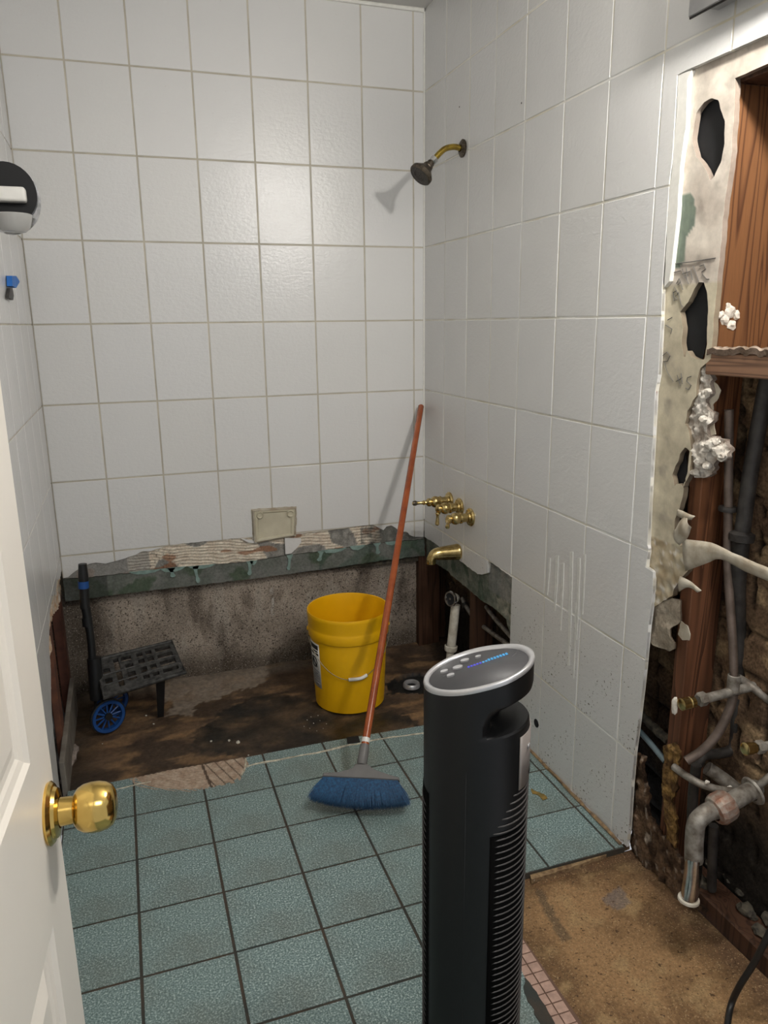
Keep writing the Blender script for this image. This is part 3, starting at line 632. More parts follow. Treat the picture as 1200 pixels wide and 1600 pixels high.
mo = tag(prism('mosaic_strip', [(-.445, -1.47), (-.405, -1.47), (-.392, -2.3), (-.50, -2.3), (-.49, -1.90), (-.475, -1.80), (-.452, -1.70), (-.448, -1.60)], fF, -.010, -.020, M['pink_grout']), 'strip of small pink mosaic tiles between the green floor and the brown subfloor', 'mosaic')
A = Vector(xy([(824, 1478)], -.008)[0]); B = Vector(xy([(904, 1600)], -.008)[0]); dr = (B - A).normalized(); nr = Vector((dr.y, -dr.x))
if nr.x > 0: nr = -nr
A0 = A - dr * .06
for i in range(18):
    for j in range(4):
        o = A0 + dr * (.0265 * i) + nr * (.0265 * j + .001); w = .0235
        if j == 3 and random.random() < .45 or (o.x < -.50): continue
        P = [o, o + dr * w, o + dr * w + nr * w, o + nr * w]
        if any(p.y > -1.465 for p in P): continue
        prism('tile', [tuple(p) for p in P], fF, -.0075 + random.uniform(-.0004, .0004), -.012, M['pink'], mo)
# ---------------------------------------------------------------- trim: studs, sill, block
def thing_box(name, args, m, label, cat, bev=.002):
    o = box(name, *args, m, None, bev); return tag(o, label, cat)
thing_box('wall_stud', (.032, .118, -1.527, -1.566, -.03, 2.40), M['stud'], 'tall pine stud, orange at the top and dark below, beside the torn wallboard', 'stud')
thing_box('wall_stud', (-.022, .075, .005, .040, -.03, .44), M['darkwood'], 'short dark brown stud at the back corner under the tub spout', 'stud')
thing_box('wall_stud', (.028, .11, -.40, -.438, -.03, .60), M['darkwood'], 'blackened stud in the cavity behind the white overflow pipe', 'stud')
thing_box('wall_stud', (L - .045, L - .012, -.002, -.075, -.03, .46), simple('red_brown_board', (.13, .045, .025), .7, c2=(.06, .022, .014), scale=14), 'red-brown upright board in the back left corner behind the folding trolley', 'board')
thing_box('wall_stud', (L - .03, L - .010, -.42, -.50, -.03, .50), simple('split_board', (.16, .06, .03), .7, c2=(.08, .03, .018), scale=18), 'narrow reddish stud in the broken left wall nearest the door', 'stud')
thing_box('base_board', (L - .012, L + .004, -.06, -.66, -.03, .10), simple('grey_board', (.20, .18, .15), .85, c2=(.12, .10, .08), scale=16), 'low grey board along the foot of the broken left wall', 'board')
blk = box('cross_block', .012, .195, -1.566, -2.4, 1.252, 1.298, M['block'], None, .003); tag(blk, 'horizontal wooden block nailed between studs under the upper niche', 'block')
sheet('plaster_crust', [(-1.57, .0), (-1.57, .11), (-2.3, .11), (-2.3, .0)], lambda u, v, d: (.010 + v, u, 1.300 + d), .006, lambda u, v: .004 + .010 * abs(FB(u, v, 28, 2)), lambda u, v, h: mix((.38, .31, .25), (.20, .15, .11), .5 + 1.2 * FB(u, v, 35, 7)), M['vgyp'], blk, thick=.012)
for i, (a, b, r) in enumerate(((1140, 487, .014), (1132, 500, .012), (1150, 493, .010), (1142, 508, .011), (1126, 492, .009), (1137, 478, .008))):
    lump('plaster_lump', YP(a, b, -1.571), (r, r * .6, r), M['gyps'], dw, 50 + i * 2.7)
hd = box('header', .026, .20, -1.574, -2.4, 1.812, 1.85, M['darkwood'], niche, .002)
bp = box('bottom_plate', .045, .12, -1.42, -2.6, -.03, .028, M['darkwood'], None, .004); tag(bp, 'dark rotted bottom plate lying along the foot of the open right wall', 'plate')
# rotten shredded sheathing at the foot
def rot_c(u, v, h): return mix(mix((.16, .10, .06), (.05, .03, .018), .5 + 1.3 * FB(u, v, 24, 3)), (.36, .30, .24), sst(.35, .6, FB(u * 1.5, v * .6, 40, 9)))
rotp = rough_poly(yz([(988, 1178), (1003, 1182), (1006, 1230), (1012, 1275), (1028, 1300), (1050, 1320), (1062, 1350), (1070, 1395), (1100, 1425), (1060, 1415), (1020, 1372), (990, 1345), (984, 1318), (983, 1290)], .018), .01, .005, 6)
rt = tag(sheet('rotted_sheathing', rotp, lambda u, v, d: (.020 - d, u, v), .0045, lambda u, v: .012 * FB(u * 1.6, v * .7, 26, 2) + .003 * FB(u, v, 90, 2), rot_c, M['vcav'], thick=.01), 'shredded rotten brown sheathing at the foot of the tile edge', 'debris')
rotp2 = rough_poly(yz([(1038, 1165), (1052, 1160), (1062, 1175), (1060, 1230), (1050, 1250), (1058, 1280), (1056, 1325), (1042, 1310), (1036, 1230)], .02), .008, .004, 16)
sheet('rotted_fibre', rotp2, lambda u, v, d: (.018 - d, u, v), .004, lambda u, v: .008 * FB(u, v, 40, 12), lambda u, v, h: mix((.30, .18, .06), (.10, .055, .025), .5 + 1.3 * FB(u, v, 40, 3)), M['vcav'], rt, thick=.006)
for i in range(26):
    p = ZP(random.uniform(1090, 1210), random.uniform(1370, 1460), .0); r = random.uniform(.006, .018)
    lump('rubble', (max(.05, p.x * .5 + random.uniform(.03, .09)), -1.55 - .023 * i + random.uniform(-.01, .01), .03 + r * .4), (r, r * 1.3, r * .7), M['mould'], bp, i)
# ---------------------------------------------------------------- plumbing in the open right wall
def th(name, loc, label, cat, group=None): return tag(empty(name, loc), label, cat, group)
# riser with tee, valve stub and branch
o = Vector(YP(1146, 1080, -1.70)); g = th('water_riser', o, 'thin copper riser with a brass-capped side stub, in front of the lower stud', 'pipe')
def local(root, ch):
    ch.matrix_parent_inverse = Matrix.Translation(-root.location); return ch
def PP(root, name, pts, r, m, **k): return local(root, pipe(name, pts, r, m, root, **k))
def TT(root, name, prof, oo, ax, m, **k): return local(root, turned(name, prof, oo, ax, m, root, **k))
Yr = -1.68
PP(g, 'riser', [YP(1139, 640, -1.60), YP(1138, 780, -1.61), YP(1137, 880, -1.62), YP(1142, 960, -1.64), YP(1146, 1030, -1.66), YP(1146, 1085, Yr)], .0095, M['copper'])
TT(g, 'collar', [(.0095, -.006), (.019, -.005), (.020, .0), (.019, .005), (.0095, .006)], YP(1137, 795, -1.61), (0, 0, 1), M['darkpipe'])
TT(g, 'tee', [(.011, -.02), (.0135, -.018), (.0135, .02), (.012, .022)], YP(1146, 1068, Yr), (0, 0, 1), M['greypipe'])
PP(g, 'branch', [YP(1092, 1094, Yr - .01), YP(1120, 1087, Yr - .005), YP(1146, 1080, Yr), YP(1215, 1062, Yr + .01)], .0105, M['greypipe'])
stub = [YP(1058, 1102, Yr - .01), YP(1092, 1094, Yr - .01)]; ax = (stub[0] - stub[1]).normalized()
TT(g, 'coupling', [(.010, -.006), (.0155, -.006), (.0155, .010), (.010, .012)], YP(1098, 1092, Yr - .01), ax, M['greypipe'], seg=6, angle=20)
TT(g, 'brass_cap', [(.010, .0), (.0125, .002), (.0125, .012), (.011, .014), (.0135, .016), (.0135, .034), (.010, .036), (0, .036)], YP(1085, 1096, Yr - .01), ax, M['brass_faucet'])
local(g, lump('plaster_bit', YP(1054, 1103, Yr + .01), (.006, .008, .020), M['gyps'], g, 3))
PP(g, 'lower_bend', [YP(1146, 1085, Yr), YP(1139, 1110, Yr), YP(1122, 1145, Yr), YP(1098, 1172, Yr + .01), YP(1072, 1189, Yr + .02)], .0105, M['copper'])
PP(g, 'side_pipe', [YP(1148, 1056, -1.66), YP(1165, 1066, -1.67), YP(1190, 1085, -1.70), YP(1215, 1106, -1.72)], .009, M['greypipe'])
g = th('vent_pipe', YP(1170, 800, -1.64), 'thick dark iron pipe leaning up to the upper right of the cavity', 'pipe')
PP(g, 'upper_length', [YP(1205, 560, -1.64), YP(1190, 640, -1.64), YP(1172, 740, -1.64), YP(1160, 830, -1.64)], .0165, M['darkpipe'], curve=False)
TT(g, 'hub', [(.017, -.012), (.026, -.010), (.027, .006), (.020, .010), (.017, .012)], YP(1159, 838, -1.64), YP(1190, 640, -1.64) - YP(1160, 830, -1.64), M['darkpipe'])
PP(g, 'lower_length', [YP(1158, 845, -1.64), YP(1152, 920, -1.63), YP(1153, 1010, -1.62), YP(1155, 1150, -1.62)], .018, M['darkpipe'])
g = th('supply_stub', YP(1200, 1166, -1.84), 'short brass-capped supply stub on its own at the right edge', 'pipe')
a, b = YP(1168, 1170, -1.86), YP(1215, 1163, -1.86); ax = (a - b).normalized()
PP(g, 'pipe', [b, YP(1190, 1167, -1.86)], .009, M['greypipe'], curve=False)
TT(g, 'coupling', [(.009, -.006), (.0135, -.006), (.0135, .008), (.009, .010)], YP(1188, 1167, -1.86), ax, M['greypipe'], seg=6, angle=20)
TT(g, 'brass_cap', [(.009, 0), (.011, .002), (.011, .010), (.0125, .012), (.0125, .026), (.009, .028), (0, .028)], YP(1180, 1168, -1.86), ax, M['brass_faucet'])
g = th('flexible_pipe', YP(1140, 1235, -1.70), 'slack grey flexible pipe curving right above the drain trap', 'pipe')
PP(g, 'hose', [YP(1053, 1198, -1.62), YP(1072, 1212, -1.66), YP(1100, 1227, -1.70), YP(1140, 1236, -1.72), YP(1175, 1233, -1.74), (YP(1200, 1216, -1.76)), YP(1220, 1200, -1.76)], .0085, M['greypipe'])
for a in ((1105, 1222), (1140, 1230)): local(g, lump('plaster_bit', YP(*a, -1.712), (.006, .004, .004), M['gyps'], g, a[0]))
g = th('drain_trap', YP(1125, 1262, -1.76), 'worn chrome drain arm turning down to a white-ringed open end', 'drain')
YT = -1.76
PP(g, 'stub_out', [YP(1180, 1232, YT + .03), YP(1160, 1243, YT), YP(1130, 1260, YT)], .020, M['greypipe'], curve=False)
TT(g, 'escutcheon', [(.020, -.002), (.033, -.002), (.031, .003), (.020, .006)], YP(1176, 1236, YT + .02), YP(1130, 1260, YT) - YP(1160, 1243, YT), M['greypipe'])
TT(g, 'slip_nut', [(.020, -.022), (.030, -.022), (.034, -.012), (.035, .008), (.030, .018), (.020, .022)], YP(1127, 1262, YT), YP(1130, 1260, YT) - YP(1160, 1243, YT), M['rust'], seg=14, angle=20)
PP(g, 'elbow', [YP(1122, 1264, YT), YP(1104, 1270, YT), YP(1089, 1285, YT), YP(1085, 1310, YT), YP(1084, 1345, YT - .005)], .0195, M['greypipe'])
PP(g, 'tailpipe', [YP(1084, 1340, YT - .005), YP(1082, 1370, YT - .01), YP(1077, 1403, YT - .015)], [.0185, .0185, .018], M['chrome'])
TT(g, 'end_ring', [(.017, -.004), (.0225, -.003), (.023, .002), (.018, .004)], YP(1076, 1405, YT - .015), YP(1077, 1403, YT) - YP(1082, 1370, YT), M['pvc'])
g = th('waste_pipe', YP(1130, 1210, -1.68), 'grey waste pipe sloping down behind the trap, with a dark bend above it', 'pipe')
PP(g, 'sloping_pipe', [YP(1105, 1200, -1.64), YP(1130, 1217, -1.66), YP(1165, 1245, -1.68)], .016, M['greypipe'])
PP(g, 'dark_bend', [YP(1090, 1195, -1.63), YP(1100, 1180, -1.63), YP(1125, 1177, -1.63), YP(1143, 1170, -1.63), YP(1149, 1140, -1.63), YP(1150, 1090, -1.63)], .012, M['darkpipe'])
PP(g, 'drop_pipe', [YP(1088, 1195, -1.64), YP(1083, 1240, -1.64), YP(1081, 1290, -1.64), YP(1080, 1330, -1.64)], .012, M['darkpipe'])
PP(g, 'rear_drop', [YP(1115, 1290, -1.68), YP(1113, 1340, -1.68), YP(1112, 1390, -1.68)], .011, M['darkpipe'])
g = th('conduit', (.06, -1.5, .45), 'bluish conduit crossing the dark gap at the lower tile edge', 'pipe')
PP(g, 'tube', [XP(990, 1132, .050), XP(1015, 1160, .045), XP(1040, 1190, .040)], .0075, simple('blue_grey_tube', (.14, .19, .21), .4), curve=True)
PP(g, 'lagging', [XP(1000, 1115, .07), XP(1025, 1140, .065), XP(1046, 1158, .06)], .011, M['mould'], jit=.2)
# pipes behind the tub opening
g = th('supply_line', (.08, -.55, .2), 'lower dark supply pipe bending down behind the tub opening', 'pipe', None)
PP(g, 'pipe', [XP(722, 935, .075), XP(731, 952, .070), XP(745, 970, .070), XP(770, 990, .070), XP(805, 1015, .070)], .0085, M['greypipe'])
TT(g, 'fitting', [(.0085, -.012), (.014, -.010), (.014, .010), (.0085, .012)], XP(727, 946, .072), (0, -.6, -.8), M['darkpipe'])
g = th('supply_line', (.08, -.6, .25), 'upper dark supply pipe behind the tub opening, nearer the tiles', 'pipe', None)
PP(g, 'pipe', [XP(745, 930, .080), XP(755, 942, .080), XP(772, 965, .075), XP(790, 985, .070), XP(812, 1010, .070)], .0085, M['greypipe'])
PP(g, 'riser', [XP(738, 985, .085), XP(737, 940, .085), XP(736, 890, .085)], .007, M['darkpipe'])
# ---------------------------------------------------------------- tub overflow pipe and floor drain
yo = -.30; base = ZP(703, 1068, SUB + .0)
cb = YP(703, 1040, yo); g = th('overflow_pipe', (cb.x, yo, SUB), 'white plastic overflow pipe with a round chrome-rimmed inlet, standing behind the fan', 'pipe')
tp = YP(712, 950, yo); bt = Vector((cb.x - .004, yo, SUB))
PP(g, 'upper_pipe', [YP(712, 945, yo), YP(705, 1010, yo)], .0185, M['pvc'], curve=False)
TT(g, 'collar', [(.018, -.012), (.024, -.012), (.026, -.004), (.026, .008), (.021, .010)], YP(704.5, 1012, yo), YP(712, 945, yo) - YP(705, 1010, yo), M['pvc'])
PP(g, 'lower_pipe', [YP(704, 1015, yo), bt], .0165, M['pvc'], curve=False)
ax = Vector((-.93, -.35, .10)); oc = YP(708, 935, yo)
TT(g, 'elbow', [(0, -.028), (.014, -.026), (.020, -.015), (.022, 0), (.023, .010)], oc - ax * -.004, ax, M['pvc'])
TT(g, 'inlet_flange', [(.018, -.004), (.030, -.004), (.032, .002), (.030, .006), (.024, .006), (.022, .001)], oc + ax * .012, ax, M['chrome'])
TT(g, 'gasket', [(.0, .0), (.022, .0), (.022, -.003)], oc + ax * .013, ax, M['void'])
TT(g, 'screw_cross', [(0, .004), (.005, .004), (.006, 0)], oc + ax * .014, ax, M['chrome'], seg=8)
c = ZP(643, 1073, SUB - .006); g = th('floor_drain', (c.x, c.y, SUB - .012), 'open round metal drain ring in the blackened hole to the right of the bucket', 'drain')
TT(g, 'ring', [(.022, -.006), (.034, -.004), (.034, .006), (.030, .012), (.024, .012), (.022, .004)], (c.x, c.y, SUB + .0), (0, 0, 1), M['silver'], close=True)
TT(g, 'drain_body', [(0, -.010), (.019, -.010), (.021, .0)], (c.x, c.y, SUB - .002), (0, 0, 1), M['void'])
# ---------------------------------------------------------------- faucet set on the right wall
def handle(px, py, lev, label, dark_tip):
    o = XP(px, py, 0); g = th('faucet_handle', o, label, 'faucet', 'three brass faucet handles')
    TT(g, 'escutcheon', [(0, 0), (.033, 0), (.034, .004), (.030, .009), (.022, .011), (.020, .016), (.014, .018)], o, (-1, 0, 0), M['brass_faucet'])
    TT(g, 'stem', [(.016, .014), (.0165, .036), (.0205, .039), (.0205, .044), (.0175, .047), (.021, .054), (.0225, .063), (.019, .073), (.0125, .078), (.0165, .084), (.0155, .092), (.008, .099), (0, .101)], o, (-1, 0, 0), M['brass_faucet'])
    s = o + Vector((-.090, 0, 0)); d = Vector(lev).normalized()
    TT(g, 'lever', [(0, .0), (.008, .002), (.007, .014), (.010, .018), (.007, .022), (.0055, .030), (.0075, .050), (.0085, .058), (.005, .063), (0, .064)], s, d, M['brass_faucet'])
    if dark_tip: TT(g, 'tip_cap', [(0, .064), (.009, .060), (.010, .050), (.008, .046)], s, d, M['bronze'])
handle(703, 782, (-.75, .10, .0), 'brass faucet handle furthest back, lever straight out with a tarnished tip', True)
handle(719, 792, (-.05, .0, -1), 'middle brass faucet handle, lever hanging straight down', False)
handle(736, 808, (-.40, -.80, -.20), 'brass faucet handle nearest the camera, short lever pointing outward', False)
o = XP(717, 862, 0); g = th('tub_spout', o, 'brass tub spout on the right wall below the faucet handles', 'spout')
PP(g, 'body', [o + Vector(v) for v in ((0.0, 0, 0), (-.004, 0, 0), (-.012, 0, 0), (-.045, 0, .001), (-.088, 0, .001), (-.105, 0, -.004), (-.114, 0, -.018), (-.115, 0, -.034))], [.030, .031, .032, .030, .0275, .0245, .021, .018, .0185, .0185], M['brass_faucet'], seg=24, n=4)
TT(g, 'outlet', [(.0, 0), (.0165, .0), (.0185, -.003)], o + Vector((-.115, 0, -.035)), (0, 0, -1), M['void'])
# ---------------------------------------------------------------- shower head
o = XP(724, 232, 0); g = th('shower_head', o, 'tarnished bronze shower head on a bent brass arm high on the right wall', 'shower')
TT(g, 'flange', [(0, .001), (.028, .001), (.029, .005), (.022, .010), (.012, .013)], o, (-1, 0, 0), M['bronze'])
arm = [o + Vector(v) for v in ((-.005, 0, 0), (-.035, 0, .003), (-.065, 0, -.004), (-.085, 0, -.018), (-.105, 0, -.038))]
PP(g, 'arm', arm, .0098, simple('brass_arm', (.50, .36, .06), .2, .9, c2=(.30, .20, .04), scale=50))
d = (arm[-1] - arm[-2]).normalized()
TT(g, 'nut', [(.010, -.004), (.0135, -.003), (.0135, .010), (.010, .014)], arm[-1], d, M['chrome'], seg=8, angle=20)
hd_ = Vector((-.62, -.12, -.62)).normalized(); hs = arm[-1] + d * .018
TT(g, 'swivel_ball', [(0, -.008), (.010, -.006), (.013, 0), (.012, .008), (.016, .012), (.015, .018)], hs, hd_, M['bronze'])
TT(g, 'bell', [(.014, .012), (.018, .018), (.017, .022), (.026, .032), (.036, .044), (.041, .050), (.041, .060), (.037, .064)], hs, hd_, M['bronze'])
TT(g, 'face_plate', [(0, .062), (.020, .062), (.022, .0645), (.036, .063), (.037, .060)], hs, hd_, simple('nozzle_face', (.12, .105, .09), .6, .4, c2=(.03, .028, .025), scale=350, bump=.8))
# ---------------------------------------------------------------- soap dish and loose shard on the back wall
P = [YP(a, b, 0) for a, b in ((395, 797), (461, 793), (460, 836), (398, 847))]; cx = sum(p.x for p in P) / 4; cz = sum(p.z for p in P) / 4
g = th('soap_dish', (cx, 0, cz), 'broken cream ceramic soap dish base set in the white tiles of the back wall', 'soap dish')
q = [(p.x - cx, p.z - cz) for p in P]; sc = lambda k: [(a * k, b * k) for a, b in q]
prism('backing', rough_poly(sc(1.08), .01, .003, 4), fB, .003, -.006, M['paper'], g)
bm = bmesh.new(); lay = [(1.0, .002), (1.0, .010), (.93, .014), (.84, .013), (.78, .007)]; R = [[bm.verts.new((a * k, -d, b * k)) for a, b in q] for k, d in lay]
for a, b in zip(R, R[1:]):
    for i in range(4): bm.faces.new((a[i], a[(i + 1) % 4], b[(i + 1) % 4], b[i]))
bm.faces.new(R[-1]); from_bm('dish_plate', bm, M['ceramic'], g)
for sx, dx, dz_ in ((0, .024, -.020), (1, -.022, -.020)):
    turned('broken_post', [(0, .012), (.008, .013), (.012, .017), (.015, .013), (.015, .006)], (q[sx][0] + dx, 0, q[sx][1] + dz_), (0, -1, 0), M['ceramic'], g, 16)
pipe('broken_rim', [(q[3][0], -.012, q[3][1] + .004), ((q[0][0]), -.012, q[0][1]), (q[1][0], -.012, q[1][1]), (q[2][0], -.012, q[2][1] + .006)], .004, M['paper'], g, 6, curve=False, jit=.4)
sh = prism('tile_shard', xz([(445, 841), (470, 841), (471, 847), (464, 856), (455, 865), (446, 866)], -.012), fB, .012, .004, M['tile']); tag(sh, 'small white broken tile piece clinging below the right corner of the soap dish', 'tile shard')
sh = prism('tile_shard', xz([(377, 842), (398, 845), (402, 849), (388, 848)], -.006), fB, .006, -.003, M['tile']); tag(sh, 'thin white sliver of tile left of the soap dish', 'tile shard')
# ---------------------------------------------------------------- bucket
BZ = SUB + .004; bc = Vector((-.441, -.340, BZ)); g = th('bucket', bc, 'yellow plastic bucket with a wire handle standing on the bare tub floor', 'bucket')
Hb = .372; R0, R1 = .130, .147
rr = lambda h: R0 + (R1 - R0) * h / Hb
prof = [(0, .006), (R0 - .012, .004), (R0 - .008, 0), (R0, .004)] + [(rr(h), h) for h in (.04, .1, .16, .22, .272)] + [(R1 + .0015, .276), (R1 + .0030, .279), (R1 + .0035, .308), (R1 + .002, .312), (R1 + .001, .318), (R1 + .004, .330), (R1 + .004, .352), (R1 + .0055, .358), (R1 + .0055, .368), (R1 + .004, Hb), (R1 + .001, Hb - .001), (R1 - .003, .352)] + [(rr(h) - .004, h) for h in (.25, .15, .05)] + [(R0 - .010, .012), (0, .010)]
turned('shell', prof, (0, 0, 0), (0, 0, 1), M['yellow'], g, 64, angle=30)
def on_bucket(ang, h, off=.0012): return Vector(((rr(h) + off) * math.cos(ang), (rr(h) + off) * math.sin(ang), h))
tc = math.atan2(CY - bc.y, CX - bc.x)              # direction of the viewer's side
def patch(name, a0, a1, h0, h1, off, m, parent, n=14):
    bm = bmesh.new(); rows = [[bm.verts.new(on_bucket(a0 + (a1 - a0) * i / n, h, off)) for i in range(n + 1)] for h in (h0, h1)]
    for i in range(n): bm.faces.new((rows[0][i], rows[0][i + 1], rows[1][i + 1], rows[1][i]))
    ob = from_bm(name, bm, m, parent, True); md = ob.modifiers.new('s', 'SOLIDIFY'); md.thickness = .0004; md.offset = 1; return ob
a0 = tc - math.radians(88); a1 = tc - math.radians(50)
lab = patch('label', a0, a1, .085, .262, .0006, M['label'], g)
for k, (h0, h1, f0, f1, m) in enumerate(((.238, .256, .30, .94, 'ink'), (.228, .234, .3, .9, 'ink'), (.216, .224, .3, .94, 'ink'), (.150, .156, .3, .92, 'inkgrey'), (.141, .145, .3, .85, 'inkgrey'), (.131, .135, .3, .9, 'inkgrey'), (.121, .125, .3, .8, 'inkgrey'), (.111, .115, .3, .88, 'inkgrey'), (.098, .106, .6, .92, 'inkgrey'))):
    patch('label_print', a0 + (a1 - a0) * f0, a0 + (a1 - a0) * f1, h0, h1, .0016, M[m], lab, 6)
bm = bmesh.new(); tube(bm, [on_bucket(a0 + (a1 - a0) * (.62 + .20 * math.cos(q * .7)), .186 + .020 * math.sin(q * .7), .002) for q in range(10)], .0022, 5)
tube(bm, [on_bucket(a0 + (a1 - a0) * .45, .205, .002), on_bucket(a0 + (a1 - a0) * .62, .186, .002), on_bucket(a0 + (a1 - a0) * .80, .168, .002)], .003, 5)
lump_ = from_bm('warning_mark', bm, M['ink'], lab)
# the wire handle hangs on the viewer's side
ha = tc + math.radians(4); hw = []; ear0, ear1 = ha - math.pi / 2, ha + math.pi / 2
for k in range(17):
    t = k / 16; a = ear0 + (ear1 - ear0) * t; h = .300 - .155 * math.sin(math.pi * t) ** 1.0 * 1.0
    rad = R1 + .010 if t in (0, 1) else max(rr(max(h, 0)) + .007, (R1 + .010) * (1 - .12 * math.sin(math.pi * t)))
    hw.append(Vector((rad * math.cos(a), rad * math.sin(a), h)))
bl = pipe('wire_handle', hw, .0013, M['wire'], g, 6, n=3)
pipe('grip', [hw[8] * .5 + hw[7] * .5 - Vector((0, 0, .000)), hw[9], hw[10] * .35 + hw[9] * .65 + (hw[10] - hw[9]) * .6], .0065, M['whiteplastic'], bl, 12)
for e in (ear0, ear1): turned('handle_ear', [(0, .008), (.007, .007), (.010, .003), (.011, -.003)], (R1 * math.cos(e), R1 * math.sin(e), .297), (math.cos(e), math.sin(e), 0), M['yellow'], g, 16)
# ---------------------------------------------------------------- broom leaning in the corner
tip = YP(658, 634, -.022); head = ZP(566, 1190, .115); foot_y = head
g = th('broom', (head.x, head.y, 0), 'push-style broom with blue bristles and a reddish wooden handle leaning into the corner', 'broom')
ax = (tip - head).normalized(); s0 = head + ax * .045
PP(g, 'handle', [s0, s0 + (tip - s0) * .5, tip - ax * .004, tip], [.0118, .0118, .0118, .009], M['broomwood'], curve=False)
TT(g, 'ferrule', [(.0135, -.055), (.0155, -.050), (.0150, -.01), (.0135, .005), (.012, .006)], s0, ax, M['greyplastic'])
prs = s0 + ax * .012
TT(g, 'price_sticker', [(.0122, 0), (.0122, .014)], prs, ax, M['whiteplastic'])
hl = ZP(487, 1243, .06); hr = ZP(632, 1253, .06)
LFT = YP(510, 1210, head.y); RGT = YP(622, 1218, head.y)
wd = (right * 1.0).copy(); wd.z = 0; wd.normalize(); wd = (Matrix.Rotation(math.radians(-6), 3, 'Z') @ wd)
# bristle head plane: width wd, downward dn, thickness tn
dn = (-ax * .9 + Vector((0, -.30, -.4))).normalized(); dn = (dn - wd * dn.dot(wd)).normalized(); tn = wd.cross(dn).normalized()
O = head - ax * .005
capP = [(-.016, -.006), (-.020, .020), (-.055, .036), (-.098, .042), (-.101, .060), (.101, .060), (.100, .046), (.072, .036), (.035, .022), (.018, -.006)]
fH = lambda u, v, d: O + wd * u * 1.12 + dn * (v * .62 + .008) + tn * d
local(g, prism('head_cap', capP, fH, -.013, .013, M['greyplastic'], g, bev=.003))
bmn = bmesh.new(); zf = .003
for k in range(3600):
    u = random.uniform(-1, 1); w = random.uniform(-1, 1); st = fH(u * .096, .058, w * .010)
    ln = (.080 + .008 * (1 - u * u)) * random.uniform(.93, 1.0); dr = (dn + wd * u * .62 * (1 + .2 * random.uniform(-1, 1)) + tn * w * .32 + Vector((random.gauss(0, .035), random.gauss(0, .035), 0))).normalized()
    e = st + dr * ln
    mid = st.lerp(e, .55) + wd * random.gauss(0, .0012)
    if e.z < zf: e.z = zf + random.uniform(0, .003)
    if mid.z < zf: mid.z = zf
    r = .0010; sd = wd * r
    pv = [bmn.verts.new(p) for p in (st - sd, st + sd, mid - sd, mid + sd, e)]
    bmn.faces.new((pv[0], pv[1], pv[3], pv[2])); bmn.faces.new((pv[2], pv[3], pv[4]))
ob = local(g, from_bm('bristles', bmn, M['bluebristle'], g)); ob['kind'] = 'stuff'
# ---------------------------------------------------------------- tower fan
fc = Vector((-.6645, -1.882, 0)); RF = .0855; ba = math.radians(-34)
g = th('tower_fan', fc, 'tall black tower fan heater with a slanted silver-rimmed control panel, in the foreground', 'fan')
def frad(a, h):
    """outline radius by angle from the back and height"""
    r = RF * (1.0 - .05 * abs(math.sin(a)) ** 2)
    k = 1.0
    back = sst(.22, .75, math.cos(a))
    if h > .745: # handle recess under the head
        n = sst(.745, .752, h) * (1 - sst(.762, .795, h)); k -= .55 * n * back
    if h > .78: k += .05 * back * sst(.78, .80, h)
    k += .05 * sst(.06, .0, h)
    return r * k
slope = .30; htop = .828
def topz(x): return htop + slope * x
rows = []; seg = 72; bm = bmesh.new()
hs_ = [0, .012, .03, .06, .12, .3, .5, .66, .70, .735, .743, .746, .748, .7505, .753, .758, .762, .766, .772, .779, .786, .793, .800, .808]
for h in hs_:
    row = []
    for k in range(seg):
        a = 2 * math.pi * k / seg; r = frad(a, h); x, y = r * math.cos(a), r * math.sin(a); hh = h
        if h > .70: # compress the head sections on the low (front) side
            tz = topz(x) - .006; hh = .70 + (h - .70) * (tz - .70) / (.828 - .70) if h > .70 else h
        row.append(bm.verts.new((x, y, hh)))
    rows.append(row)
row = []
for k in range(seg):
    a = 2 * math.pi * k / seg; r = frad(a, .86); x, y = r * math.cos(a), r * math.sin(a); row.append(bm.verts.new((x, y, topz(x) - .006)))
rows.append(row)
for a, b in zip(rows, rows[1:]):
    for k in range(seg): bm.faces.new((a[k], a[(k + 1) % seg], b[(k + 1) % seg], b[k]))
bm.faces.new(rows[0]); bm.faces.new(rows[-1])
body = from_bm('body', bm, M['black_gloss'], g, True, angle=30); body.rotation_euler.z = ba
def ring_top(name, k0, k1, z0, z1, m, parent, fill=False, n=64):
    bm = bmesh.new(); A = []; B = []; Cc = []
    for k in range(n):
        a = 2 * math.pi * k / n; r = frad(a, .86)
        for L_, kk, zz in ((A, k0, z0), (B, k1, z1)):
            x, y = r * kk * math.cos(a), r * kk * math.sin(a); L_.append(bm.verts.new((x, y, topz(x) + zz)))
    for k in range(n): bm.faces.new((A[k], A[(k + 1) % n], B[(k + 1) % n], B[k]))
    if fill: bm.faces.new(B)
    ob = from_bm(name, bm, m, parent, True); ob.rotation_euler.z = 0 if parent is not g else ba; return ob
bm = bmesh.new(); RR = []
for kk, zz in ((1.0, -.006), (1.010, -.002), (1.0, .002), (.96, .003), (.905, .0), (.895, -.004)):
    RR.append([bm.verts.new((frad(2 * math.pi * k / 64, .86) * kk * math.cos(2 * math.pi * k / 64), frad(2 * math.pi * k / 64, .86) * kk * math.sin(2 * math.pi * k / 64), topz(frad(2 * math.pi * k / 64, .86) * kk * math.cos(2 * math.pi * k / 64)) + zz)) for k in range(64)])
for a, b in zip(RR, RR[1:]):
    for k in range(64): bm.faces.new((a[k], a[(k + 1) % 64], b[(k + 1) % 64], b[k]))
o = from_bm('rim', bm, M['silver'], g, True); o.rotation_euler.z = ba
pn = ring_top('control_panel', .915, .905, -.010, -.0025, M['panel'], g, True)
